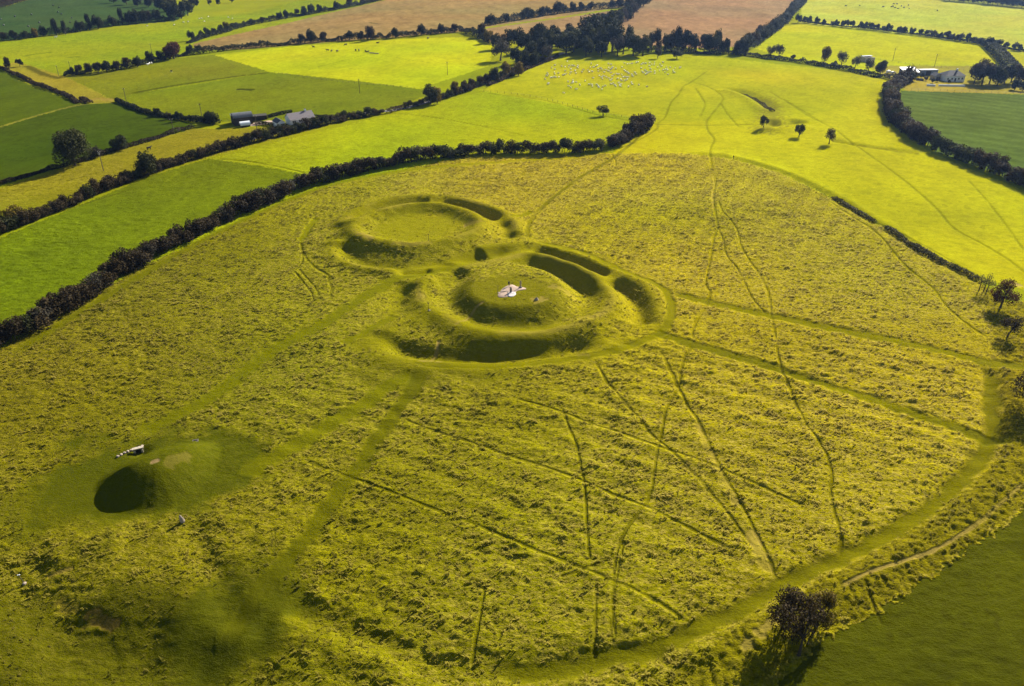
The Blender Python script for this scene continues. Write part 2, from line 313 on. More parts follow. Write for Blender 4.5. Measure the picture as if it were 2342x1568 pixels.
# ------------------------------------------------------------------ the ground: one sheet, finest on the hilltop, coarse out to the horizon
def build_ground():
    rows = [-3000, -1500, -700, -300, -120, -40, 10, 30]
    yv = 45.0
    while yv < 1250:
        rows.append(yv); yv += max(0.26, 0.00080 * (yv * yv + 10400) / 102)
    rows += [1290, 1380, 1550, 1900, 2400, 3000]
    rows = np.array(rows); ny = len(rows)
    NC = 1090
    u = np.linspace(-1, 1, NC)
    w = 62 + 0.66 * np.clip(rows, 20, 1300)
    ext = np.array([0.02, 0.06, 0.15, 0.35, 0.65, 1.0])
    core = u[None, :] * w[:, None]
    right = w[:, None] + (3000 - w[:, None]) * ext[None, :]
    X = np.hstack([-right[:, ::-1], core, right]); nx = X.shape[1]
    Y = np.repeat(rows[:, None], nx, 1)
    x = X.ravel(); y = Y.ravel(); n = len(x)
    z = height(x, y)
    c = np.tile(alb((170, 176, 10)), (n, 1)); amp = np.full(n, .05); straw = np.full(n, .05)
    wx = x + 0.45 * vn(x / 3, y / 3, 11) + .8 * vn(x / .7, y / .7, 13); wy = y + 0.45 * vn(x / 3, y / 3, 12) + .8 * vn(x / .7, y / .7, 14)
    fid = np.zeros(n, int)
    for k, (P, cc, a, s) in enumerate(FIELDS):
        i = inside(wx, wy, poly(P)); c[i] = alb(cc); amp[i] = a; straw[i] = s; fid[i] = k + 1
    # large soft drifts of colour inside every field
    big = 0.45 * vn(x / 38, y / 38, 21) + 0.4 * vn(x / 13, y / 17, 22) + .3 * vn(x / 6, y / 9, 28)
    c *= (1 + 0.20 * big)[:, None]; c[:, 0] *= 1 + 0.10 * vn(x / 55, y / 55, 23)
    straw = np.clip(straw * (1 + 0.7 * vn(x / 30, y / 30, 24)), 0, 1)
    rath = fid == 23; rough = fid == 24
    sx = sst(-120, 60, x + (y - 200) * .45)                                     # drier, more straw to the south-west; also weights the corner darkening painted below
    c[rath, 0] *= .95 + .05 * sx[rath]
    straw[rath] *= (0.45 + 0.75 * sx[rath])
    c[rath] = c[rath] * (0.56 + 0.52 * sx[rath])[:, None]  # vignette painted into the turf colour, darkest at the near left corner
    past = (~rath) & (~rough) & (fid > 0)
    sp = vn(x / 2.6, y / 1.9, 25) * .5 + vn(x / 5.5, y / 4.0, 26) * .35 + vn(x / 1.1, y / 1.1, 27) * .3
    c *= (1 + past * (0.26 * sp - .34 * sst(.36, .60, sp)))[:, None]
    # old cultivation ridges across the north slope
    a0, a1 = at(762, 1077), at(1480, 1364); dv = (a1 - a0) / np.linalg.norm(a1 - a0); nv = np.array([-dv[1], dv[0]])
    q = (x - a0[0]) * nv[0] + (y - a0[1]) * nv[1]; along = (x - a0[0]) * dv[0] + (y - a0[1]) * dv[1]
    rg = np.cos(2 * np.pi * (q + 1.2 * vn(along / 25, q / 9, 31)) / 6.4)
    rm = (rath * sst(200, 150, y) * sst(-75, -40, x) * (0.55 + 0.45 * vn(x / 30, y / 30, 32)))
    z += 0.20 * rg * rm
    c *= (1 + 0.24 * rg * rm)[:, None]
    b0, b1 = at(1650, 420), at(1420, 640); dv = (b1 - b0) / np.linalg.norm(b1 - b0); nv = np.array([-dv[1], dv[0]])
    q = (x - b0[0]) * nv[0] + (y - b0[1]) * nv[1]
    rg = np.cos(2 * np.pi * (q + 1.5 * vn(x / 20, y / 20, 33)) / 7.0); rm2 = rath * sst(190, 240, y) * sst(0, 30, x)
    z += 0.10 * rg * rm2; c *= (1 + 0.10 * rg * rm2)[:, None]
    # plough and drill lines on the tilled fields
    for k in (4, 5, 6):
        m = fid == k; rr = np.sin((x[m] * 0.35 + y[m] * 0.10 + 2 * vn(x[m] / 60, y[m] / 60, 5)) * 1.1) * 0.5 + np.sin(x[m] * .9 + y[m] * .3) * .3
        c[m] *= (1 + 0.07 * rr + 0.12 * vn(x[m] / 5, y[m] / 9, 6))[:, None]
    m = fid == 11; c[m] *= (1 + 0.10 * np.sin((x[m] * .55 + y[m] * .8) * .55 + 2 * vn(x[m] / 40, y[m] / 40, 5)))[:, None]
    for ctr, (rx_, ry_), cc, s in SMOOTH:
        d = np.hypot((x - ctr[0]) / rx_, (y - ctr[1]) / ry_) + 0.30 * vn(x / 7, y / 7, 41) + .16 * vn(x / 2, y / 2, 42)
        t = s * (1 - sst(.6, 1.15, d)); c = c * (1 - t[:, None]) + alb(cc) * t[:, None]; amp *= 1 - .85 * t; straw *= 1 - t
    for L, w_, dep, cc, s in PATHS:
        i, d, p = dist_line(x, y, L, w_ * 3.2)
        if not len(i): continue
        d = d + w_ * .35 * vn(x[i] / 1.7, y[i] / 1.7, 51) + (w_ * .9 * vn(x[i] / .9, y[i] / .9, 53) if dep == 0 else 0)
        t = 1 - sst(.55, 1.45, np.maximum(d, 0) / w_); fade = sst(0, .04, p) * sst(0, .04, 1 - p) if dep else 1.0
        br = np.clip(1.0 + .55 * vn(x[i] / 9, y[i] / 9, 52), .25, 1)
        t = t * fade * (br if w_ < 1 else 1)
        c[i] = c[i] * (1 - (t * s)[:, None]) + alb(cc) * (t * s)[:, None]
        z[i] -= dep * t; amp[i] *= 1 - (.9 if w_ < 1.5 else .72) * t; straw[i] *= 1 - t
    # banks and ditches: longer grass in the ditches, worn crests
    cr = np.zeros(n)
    for L, h, w_, f in WORKS[:21]:
        i, d, p = dist_line(x, y, L, w_ * 2.2)
        if h > 1.0:
            t = np.exp(-(d / (w_ * .38)) ** 2) * ends(p, f) * np.clip(.35 + vn(x[i] / 8, y[i] / 8, 61), 0, 1); cr[i] = np.maximum(cr[i], t)
        g = np.exp(-(d / w_) ** 2); amp[i] = amp[i] * (1 - .5 * g)
        cg = .55 * g if h > 0 else .35 * g
        c[i] = c[i] * (1 - cg[:, None]) + alb((150, 144, 0)) * cg[:, None]; straw[i] *= 1 - .7 * g
    c = c * (1 - .30 * cr[:, None]) + alb(PALE) * .30 * cr[:, None]
    # tussocks
    t1 = vn(x / 2.3, y / 1.05, 71); tn = .55 * t1 + .5 * np.maximum(0, t1) ** 2 + .42 * vn(x / 1.1, y / .65, 72) + .35 * vn(x / 4.6, y / 3.0, 73) + .2 * vn(x / .5, y / .45, 74)
    rt = np.abs(vn(x / 1.6, y / 1.5, 75)) * 1.6 - .6
    z += amp * .9 * np.where(rough, .45 * tn + .75 * rt, tn * (.75 + .45 * vn(x / 18, y / 18, 76)))
    me = bpy.data.meshes.new('ground')
    me.vertices.add(n); me.vertices.foreach_set('co', np.column_stack([x, y, z]).astype(np.float32).ravel())
    ii = (np.arange(ny - 1)[:, None] * nx + np.arange(nx - 1)[None, :]).ravel()
    q4 = np.column_stack([ii, ii + 1, ii + nx + 1, ii + nx]).astype(np.int32)
    nq = len(q4)
    me.loops.add(nq * 4); me.loops.foreach_set('vertex_index', q4.ravel())
    me.polygons.add(nq); me.polygons.foreach_set('loop_start', np.arange(nq, dtype=np.int32) * 4)
    me.polygons.foreach_set('use_smooth', np.ones(nq, bool))
    me.update()
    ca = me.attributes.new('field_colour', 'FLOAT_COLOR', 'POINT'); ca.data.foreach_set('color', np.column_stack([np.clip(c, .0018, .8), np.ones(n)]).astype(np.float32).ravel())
    sa = me.attributes.new('straw', 'FLOAT', 'POINT'); sa.data.foreach_set('value', straw.astype(np.float32))
    aa = me.attributes.new('tussock', 'FLOAT', 'POINT'); aa.data.foreach_set('value', amp.astype(np.float32))
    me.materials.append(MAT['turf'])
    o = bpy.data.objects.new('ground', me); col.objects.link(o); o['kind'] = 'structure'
    # where the long grass stands, for the grass built further down
    g = (amp > .10) & ((fid == 23) | (fid == 24)) & (y < 372) & (y > 48)
    return dict(x=X, y=Y, z=z.reshape(X.shape), c=c.reshape(X.shape + (3,)), amp=(amp * g).reshape(X.shape), straw=straw.reshape(X.shape), rough=rough.reshape(X.shape))

# ------------------------------------------------------------------ materials
MAT = {}
def nodes(name):
    m = bpy.data.materials.new(name); m.use_nodes = True
    t = m.node_tree; b = t.nodes['Principled BSDF']; MAT[name] = m
    return m, t, b
def N(t, kind, **kw):
    n = t.nodes.new(kind)
    for k, v in kw.items(): setattr(n, k, v)
    return n
def noise(t, vec, scale, detail=3, rough=.6):
    n = N(t, 'ShaderNodeTexNoise'); n.inputs['Scale'].default_value = scale; n.inputs['Detail'].default_value = detail; n.inputs['Roughness'].default_value = rough
    if vec is not None: t.links.new(vec, n.inputs['Vector'])
    return n.outputs['Fac']
def maprange(t, v, a, b, c, d):
    n = N(t, 'ShaderNodeMapRange'); n.clamp = True
    t.links.new(v, n.inputs[0])
    for i, q in zip((1, 2, 3, 4), (a, b, c, d)): n.inputs[i].default_value = q
    return n.outputs[0]
def math_(t, op, a, b):
    n = N(t, 'ShaderNodeMath', operation=op)
    for i, q in enumerate((a, b)):
        if isinstance(q, (int, float)): n.inputs[i].default_value = q
        else: t.links.new(q, n.inputs[i])
    return n.outputs[0]
def mixc(t, f, a, b, mode='MIX'):
    n = N(t, 'ShaderNodeMix', data_type='RGBA', blend_type=mode)
    for i, q in ((0, f), (6, a), (7, b)):
        if isinstance(q, (int, float)): n.inputs[i].default_value = q
        elif isinstance(q, tuple): n.inputs[i].default_value = q if len(q) == 4 else q + (1,)
        else: t.links.new(q, n.inputs[i])
    return n.outputs[2]
def turf():
    m, t, b = nodes('turf')
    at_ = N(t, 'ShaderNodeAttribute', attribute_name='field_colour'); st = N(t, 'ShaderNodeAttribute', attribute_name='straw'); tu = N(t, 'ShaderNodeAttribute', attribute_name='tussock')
    geo = N(t, 'ShaderNodeNewGeometry')
    mp = N(t, 'ShaderNodeMapping'); mp.inputs['Scale'].default_value = (.75, 1.25, 1.0); mp.inputs['Rotation'].default_value = (0, 0, R(14)); t.links.new(geo.outputs['Position'], mp.inputs[0]); P = mp.outputs[0]
    fine = noise(t, P, 2.6, 4, .7); mid = noise(t, P, .55, 4, .65); grain = noise(t, P, 7.0, 2, .7)
    v = math_(t, 'ADD', maprange(t, fine, .3, .7, -.20, .22), maprange(t, mid, .3, .7, -.13, .15))
    v = math_(t, 'ADD', v, maprange(t, grain, .3, .7, -.16, .18))
    k = math_(t, 'ADD', .35, math_(t, 'MULTIPLY', tu.outputs['Fac'], 4.0)); k = math_(t, 'MINIMUM', k, 1.5)
    v = math_(t, 'ADD', math_(t, 'MULTIPLY', v, k), 1.0)
    cc = N(t, 'ShaderNodeVectorMath', operation='SCALE'); t.links.new(at_.outputs['Color'], cc.inputs[0]); t.links.new(v, cc.inputs['Scale'])
    # bleached seed heads lying in streaks
    mp2 = N(t, 'ShaderNodeMapping'); mp2.inputs['Scale'].default_value = (.45, 1.0, 1.0); mp2.inputs['Rotation'].default_value = (0, 0, R(20)); t.links.new(geo.outputs['Position'], mp2.inputs[0])
    sn = noise(t, mp2.outputs[0], 1.7, 5, .75)
    sm = math_(t, 'MULTIPLY', maprange(t, sn, .47, .62, 0, .85), st.outputs['Fac'])
    c2 = mixc(t, sm, cc.outputs[0], (.38, .30, .05))
    # deep green between the tussocks
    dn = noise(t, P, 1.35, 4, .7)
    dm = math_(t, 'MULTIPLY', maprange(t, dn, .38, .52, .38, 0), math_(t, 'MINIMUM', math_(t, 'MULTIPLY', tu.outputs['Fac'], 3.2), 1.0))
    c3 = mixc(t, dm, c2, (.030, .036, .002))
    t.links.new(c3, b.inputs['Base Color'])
    b.inputs['Roughness'].default_value = .9; b.inputs['Specular IOR Level'].default_value = .0
    bn = N(t, 'ShaderNodeBump'); bn.inputs['Distance'].default_value = 1.0
    hh = math_(t, 'ADD', math_(t, 'MULTIPLY', fine, .5), math_(t, 'MULTIPLY', grain, .22)); hh = math_(t, 'ADD', hh, math_(t, 'MULTIPLY', dn, .6))
    hh = math_(t, 'MULTIPLY', hh, math_(t, 'ADD', .12, math_(t, 'MULTIPLY', tu.outputs['Fac'], 1.8)))
    t.links.new(hh, bn.inputs['Height']); bn.inputs['Strength'].default_value = 1.0
    t.links.new(bn.outputs[0], b.inputs['Normal'])
turf()
def leafmat(name, dark, mid, tip, trans=.25):
    m, t, b = nodes(name)
    a = N(t, 'ShaderNodeAttribute', attribute_name='tone'); oi = N(t, 'ShaderNodeObjectInfo')
    r = N(t, 'ShaderNodeValToRGB'); e = r.color_ramp.elements
    e[0].position, e[0].color = 0, dark + (1,); e[1].position, e[1].color = 1, tip + (1,)
    q = e.new(.55); q.color = mid + (1,)
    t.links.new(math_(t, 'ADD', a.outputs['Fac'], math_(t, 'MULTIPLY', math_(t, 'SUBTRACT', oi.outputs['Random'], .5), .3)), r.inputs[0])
    t.links.new(r.outputs[0], b.inputs['Base Color']); b.inputs['Roughness'].default_value = .8; b.inputs['Specular IOR Level'].default_value = .15
    tr = N(t, 'ShaderNodeBsdfTranslucent'); t.links.new(r.outputs[0], tr.inputs[0])
    mx = N(t, 'ShaderNodeMixShader'); mx.inputs[0].default_value = trans
    t.links.new(b.outputs[0], mx.inputs[1]); t.links.new(tr.outputs[0], mx.inputs[2]); t.links.new(mx.outputs[0], t.nodes['Material Output'].inputs[0])
leafmat('leaf_thorn', (0.0144, 0.0101, 0.0043), (0.0374, 0.0259, 0.0086), (0.0864, 0.0562, 0.0173))
leafmat('leaf_green', (0.0144, 0.0173, 0.0043), (0.0360, 0.0403, 0.0086), (0.0792, 0.0806, 0.0144))
leafmat('leaf_gold', (.050, .040, .006), (.150, .105, .010), (.300, .200, .014))
leafmat('leaf_copper', (.030, .010, .006), (.085, .026, .012), (.170, .060, .022))
leafmat('leaf_grey', (0.0216, 0.0187, 0.0130), (0.0540, 0.0468, 0.0302), (0.1008, 0.0864, 0.0504))
leafmat('leaf_privet', (0.0086, 0.0115, 0.0029), (0.0216, 0.0259, 0.0058), (0.0432, 0.0475, 0.0101))
leafmat('bramble_leaf', (.030, .030, .008), (.075, .066, .016), (.160, .130, .040))
def plain(name, c, rough=.8, var=.25, scale=1.5, spec=.3, metal=0, bump=0):
    m, t, b = nodes(name)
    tc = N(t, 'ShaderNodeTexCoord'); f = noise(t, tc.outputs['Object'], scale, 4, .65); f2 = noise(t, tc.outputs['Object'], scale * 6, 3, .6)
    v = math_(t, 'ADD', maprange(t, f, .3, .7, 1 - var, 1 + var * .6), maprange(t, f2, .3, .7, -var * .4, var * .4))
    s = N(t, 'ShaderNodeVectorMath', operation='SCALE'); s.inputs[0].default_value = c; t.links.new(v, s.inputs['Scale'])
    t.links.new(s.outputs[0], b.inputs['Base Color']); b.inputs['Roughness'].default_value = rough; b.inputs['Specular IOR Level'].default_value = spec; b.inputs['Metallic'].default_value = metal
    if bump:
        bn = N(t, 'ShaderNodeBump'); bn.inputs['Strength'].default_value = .6; bn.inputs['Distance'].default_value = bump; t.links.new(f2, bn.inputs['Height']); t.links.new(bn.outputs[0], b.inputs['Normal'])
for a in [('bark', (.055, .042, .028), .9, .3, 3), ('white_wall', (.78, .78, .75), .8, .06, .6), ('slate', (.19, .165, .17), .75, .2, 2.2), ('dark_slate', (.055, .055, .062), .6, .2, 1.5),
          ('barn_tin', (.10, .105, .115), .5, .25, .8), ('dark_timber', (.035, .030, .026), .85, .3, 1.2), ('blue_tin', (.10, .14, .20), .45, .3, .7), ('stone', (.42, .36, .28), .9, .3, 1.6),
          ('dark_stone', (.14, .125, .105), .9, .3, 2.5), ('pale_stone', (.36, .29, .23), .9, .25, 2.0), ('gravel', (.36, .26, .20), .95, .18, 1.4), ('chippings', (.50, .46, .46), .95, .2, 3),
          ('glass', (.02, .024, .03), .12, .1, 1, .6), ('frame_white', (.75, .75, .72), .5, .05, 1), ('pole_wood', (.09, .072, .052), .9, .25, 2), ('fleece', (.80, .78, .70), .95, .12, 4), ('sheep_face', (.10, .09, .08), .8, .2, 5),
          ('cow_black', (.018, .016, .015), .7, .2, 2), ('cow_white', (.72, .70, .66), .8, .1, 2), ('bale_wrap', (.020, .034, .026), .35, .2, 1.5, .5), ('poly_sheet', (.72, .76, .80), .35, .12, 1.2, .5),
          ('asphalt', (.19, .18, .18), .9, .2, 1.2), ('car_blue', (.10, .20, .42), .3, .05, 1, .6), ('car_white', (.80, .80, .78), .3, .04, 1, .6), ('tyre', (.02, .02, .02), .9, .1, 3), ('lamp', (.6, .1, .05), .3, .05, 2),
          ('cloth_navy', (.020, .022, .035), .9, .2, 8), ('cloth_grey', (.30, .31, .34), .9, .15, 8), ('cloth_red', (.50, .03, .03), .85, .15, 8), ('skin', (.48, .30, .21), .6, .05, 5), ('hair', (.025, .018, .012), .7, .2, 10),
          ('metal_grey', (.25, .25, .25), .5, .2, 3, .5, .6), ('straw_patch', (.36, .28, .13), .95, .3, .9), ('concrete', (.45, .43, .40), .9, .18, 1)]:
    plain(*a)
def grassmat():
    m, t, b = nodes('grass_blade')
    c = N(t, 'ShaderNodeAttribute', attribute_name='grass_colour', attribute_type='INSTANCER'); s = N(t, 'ShaderNodeAttribute', attribute_name='grass_straw', attribute_type='INSTANCER'); tn = N(t, 'ShaderNodeAttribute', attribute_name='tone')
    k = math_(t, 'MULTIPLY', s.outputs['Fac'], maprange(t, tn.outputs['Fac'], .1, 1, .2, 1.1))
    cs = N(t, 'ShaderNodeVectorMath', operation='SCALE'); t.links.new(c.outputs['Color'], cs.inputs[0]); cs.inputs['Scale'].default_value = 1.25
    cc = mixc(t, k, cs.outputs[0], (.56, .44, .08))
    t.links.new(cc, b.inputs['Base Color']); b.inputs['Roughness'].default_value = .8; b.inputs['Specular IOR Level'].default_value = .1
    tr = N(t, 'ShaderNodeBsdfTranslucent'); t.links.new(cc, tr.inputs[0]); mx = N(t, 'ShaderNodeMixShader'); mx.inputs[0].default_value = .45
    t.links.new(b.outputs[0], mx.inputs[1]); t.links.new(tr.outputs[0], mx.inputs[2]); t.links.new(mx.outputs[0], t.nodes['Material Output'].inputs[0])
grassmat()

# ------------------------------------------------------------------ mesh helpers
def mesh_obj(name, V, Fc, mats, parent=None, smooth=False, mi=None, tone=None):
    me = bpy.data.meshes.new(name); me.from_pydata([tuple(v) for v in V], [], [tuple(f) for f in Fc])
    for m in (mats if isinstance(mats, (list, tuple)) else [mats]): me.materials.append(MAT[m])
    if mi is not None: me.polygons.foreach_set('material_index', np.asarray(mi, np.int32))
    if smooth: me.polygons.foreach_set('use_smooth', np.ones(len(me.polygons), bool))
    if tone is not None:
        a = me.attributes.new('tone', 'FLOAT', 'POINT'); a.data.foreach_set('value', np.asarray(tone, np.float32))
    me.update()
    o = bpy.data.objects.new(name, me); col.objects.link(o)
    if parent: o.parent = parent
    return o
def link(name, me, parent=None, loc=None):
    o = bpy.data.objects.new(name, me); col.objects.link(o)
    if parent: o.parent = parent
    if loc is not None: o.location = loc
    return o
def empty(name, loc, rz=0, s=1.0):
    o = bpy.data.objects.new(name, None); col.objects.link(o); o.empty_display_size = .3
    o.location = loc; o.rotation_euler = (0, 0, rz); o.scale = (s, s, s) if isinstance(s, (int, float)) else s
    return o
def leaf_mesh(name, C, nrm, size, tone, mat, r):
    """many small leaf sprays: one bent quad each, at C, facing nrm"""
    n = len(C)
    nrm = nrm + r.normal(0, .75, (n, 3)); nrm /= np.linalg.norm(nrm, axis=1)[:, None] + 1e-9
    up = r.normal(0, 1, (n, 3)); a = np.cross(nrm, up); a /= np.linalg.norm(a, axis=1)[:, None] + 1e-9
    b = np.cross(nrm, a); s = (size * r.uniform(.55, 1.35, n))[:, None]; q = r.uniform(.45, .9, n)[:, None]
    V = np.empty((n, 4, 3)); V[:, 0] = C - a * s; V[:, 1] = C - b * s * q; V[:, 2] = C + a * s + nrm * s * .3; V[:, 3] = C + b * s * q
    me = bpy.data.meshes.new(name)
    me.vertices.add(n * 4); me.vertices.foreach_set('co', V.astype(np.float32).ravel())
    me.loops.add(n * 4); me.loops.foreach_set('vertex_index', np.arange(n * 4, dtype=np.int32))
    me.polygons.add(n); me.polygons.foreach_set('loop_start', np.arange(n, dtype=np.int32) * 4)
    me.update()
    t = me.attributes.new('tone', 'FLOAT', 'POINT'); t.data.foreach_set('value', np.repeat(np.clip(tone, 0, 1), 4).astype(np.float32))
    me.materials.append(MAT[mat])
    return me
def lobes_cloud(lobes, n, size, r, hollow=.5):
    L = np.array(lobes); vol = L[:, 3] * L[:, 4] * L[:, 5]; k = r.choice(len(L), n, p=vol / vol.sum())
    d = r.normal(0, 1, (n, 3)); d /= np.linalg.norm(d, axis=1)[:, None]
    rad = r.uniform(hollow, 1.08, n) ** .6
    rad *= 1 + .16 * np.sin(d[:, 0] * 5 + k) * np.cos(d[:, 1] * 4 + k * 2)
    C = L[k, :3] + d * L[k, 3:6] * rad[:, None]
    clump = r.uniform(0, 1, len(L))[k]
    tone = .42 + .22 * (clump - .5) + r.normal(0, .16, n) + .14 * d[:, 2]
    return C, d, tone
def tubes(segs, sides=5):
    V, Fc = [], []
    for pts, rad in segs:
        b0 = len(V)
        for i, (p, q) in enumerate(zip(pts, rad)):
            p = np.array(p, float); d = np.array(pts[min(i + 1, len(pts) - 1)], float) - np.array(pts[max(i - 1, 0)], float); d /= np.linalg.norm(d) + 1e-9
            ref = np.array([0, 0, 1.0]) if abs(d[2]) < .9 else np.array([1.0, 0, 0])
            a = np.cross(d, ref); a /= np.linalg.norm(a); bb = np.cross(d, a)
            for s in range(sides):
                th = 2 * math.pi * s / sides; V.append(p + q * (a * math.cos(th) + bb * math.sin(th)))
        for i in range(len(pts) - 1):
            for s in range(sides):
                Fc.append((b0 + i * sides + s, b0 + i * sides + (s + 1) % sides, b0 + (i + 1) * sides + (s + 1) % sides, b0 + (i + 1) * sides + s))
        Fc.append(tuple(b0 + (len(pts) - 1) * sides + s for s in range(sides)))
    return V, Fc
def tree_meshes(seed, h=8, rx=3, ry=None, trunk=.25, nl=9, n=1500, leaf=.28, mat='leaf_green', stems=1, hollow=.45, lean=(0, 0), density_top=1.0, lobe=.42):
    """tapered trunk(s) with limbs running out to leaf lobes: returns (trunk mesh, crown mesh)"""
    r = np.random.default_rng(seed); ry = ry or rx
    z0 = h * trunk; ch = (h - z0)
    segs, lobes = [], []
    tops = []
    for s in range(stems):
        ox, oy = (0, 0) if stems == 1 else r.normal(0, rx * .28, 2)
        tp = np.array([ox * 1.6 + lean[0] + r.normal(0, .1 * rx), oy * 1.6 + lean[1] + r.normal(0, .1 * rx), h * .82]); rt = h * .028 / math.sqrt(stems) + .03
        mid = np.array([ox + lean[0] * .35 + r.normal(0, .06 * rx), oy + lean[1] * .35, h * .4])
        segs.append(([(ox, oy, -.5), (ox * 1.02, oy, h * .12), mid, tp], [rt * 1.5, rt * 1.1, rt * .7, rt * .18])); tops.append((mid, tp, rt))
    for i in range(nl):
        a = 2 * math.pi * (i + r.uniform(-.3, .3)) / nl * 2.4; zz = r.uniform(0, 1) ** .8
        rr = (.35 + .65 * math.sin(math.pi * min(1, .18 + .72 * zz))) * r.uniform(.45, .78)
        c = np.array([math.cos(a) * rx * rr + lean[0] * zz, math.sin(a) * ry * rr + lean[1] * zz, z0 + ch * (.16 + .68 * zz)])
        q = lobe * r.uniform(.75, 1.25)
        lobes.append((*c, rx * q, ry * q, ch * q * .62))
        mid, tp, rt = tops[i % len(tops)]
        f = np.clip((c[2] * .62 - mid[2]) / (tp[2] - mid[2]), 0, .8); st = mid + (tp - mid) * f
        if c[2] < mid[2] * 1.1: st = mid * .9
        m2 = (st + c) / 2 + np.array([0, 0, -.04 * h]) + r.normal(0, .05 * rx, 3)
        segs.append(([st, m2, c], [rt * .5, rt * .32, rt * .1]))
        for _ in range(2):
            segs.append(([m2, (m2 + c) / 2 + r.normal(0, .14 * rx, 3), c + r.normal(0, .3 * rx * q * 2, 3)], [rt * .22, rt * .15, rt * .05]))
    V, Fc = tubes(segs)
    me = bpy.data.meshes.new('trunk'); me.from_pydata([tuple(v) for v in V], [], Fc); me.materials.append(MAT['bark']); me.update()
    C, d, tone = lobes_cloud(lobes, n, leaf, r, hollow)
    keep = C[:, 2] > .12 * h * (trunk > .05)
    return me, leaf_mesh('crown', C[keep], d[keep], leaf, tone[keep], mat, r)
def plant(name, meshes, p, label, cat, group=None, s=1.0, rz=None, parts=('trunk', 'crown')):
    o = empty(name, (p[0], p[1], p[2] - .05), random.uniform(0, 6.28) if rz is None else rz, s)
    link(parts[0], meshes[0], o); link(parts[1], meshes[1], o)
    return tag(o, label, cat, group)

def along(L, step):
    seg = np.linalg.norm(np.diff(L, axis=0), axis=1); cum = np.concatenate([[0], np.cumsum(seg)])
    s = np.arange(step * .4, cum[-1], step)
    return np.column_stack([np.interp(s, cum, L[:, 0]), np.interp(s, cum, L[:, 1])]), s
def hedge(name, pts, h, w, mat, label, cat='hedge', group=None, dens=42, leaf=.42, seed=1, gaps=.25, clip=False, kind=None):
    """one continuous hedge: leaf sprays through an uneven bank-shaped body, with stems inside"""
    r = np.random.default_rng(seed); L = line(pts); S, s = along(L, .5); n = int(len(S) * .5 * dens)
    z0 = height(S[:, 0], S[:, 1]); tang = np.gradient(S, axis=0); tang /= np.linalg.norm(tang, axis=1)[:, None] + 1e-9
    k = r.integers(0, len(S), n); nn = np.column_stack([-tang[k, 1], tang[k, 0]])
    one = np.zeros(len(S))
    hv = h * (1 + (.05 if clip else .34) * vn(s / 4.5, one + seed, 3) + (.02 if clip else .22) * vn(s / 1.8, one + seed, 4) + (0 if clip else .25) * vn(s / 19, one + seed, 5))
    if gaps and not clip: hv *= 1 - .65 * sst(1 - gaps * 1.3, 1, vn(s / 11, one + seed + 9, 6) * .5 + .5)
    wv = w * (1 + (.05 if clip else .3) * vn(s / 5.5, one + seed, 7))
    a = r.uniform(0, math.pi, n); rad = r.uniform(.45, 1.05, n) ** .5
    if clip:
        sd = r.integers(0, 3, n); lat = np.where(sd == 0, 1, np.where(sd == 1, -1, r.uniform(-1, 1, n))); up = np.where(sd == 2, 1, r.uniform(.02, 1, n)); nx_, nz_ = np.where(sd == 2, 0, lat), np.where(sd == 2, 1.0, 0)
    else:
        lat = np.cos(a) * rad; up = (.08 + .92 * np.sin(a) ** .7) * rad; nx_, nz_ = np.cos(a), np.sin(a)
    C = np.column_stack([S[k, 0] + nn[:, 0] * lat * wv[k] * .5 + r.normal(0, .2, n), S[k, 1] + nn[:, 1] * lat * wv[k] * .5 + r.normal(0, .2, n), z0[k] + up * hv[k]])
    N_ = np.column_stack([nn[:, 0] * nx_, nn[:, 1] * nx_, nz_])
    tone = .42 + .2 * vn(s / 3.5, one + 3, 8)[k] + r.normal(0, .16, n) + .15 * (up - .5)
    p0 = np.array([S[0, 0], S[0, 1], z0[0]])
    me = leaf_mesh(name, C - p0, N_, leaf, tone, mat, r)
    o = link(name, me, None, p0)
    return tag(o, label, cat, group, kind)

GROUND = build_ground()

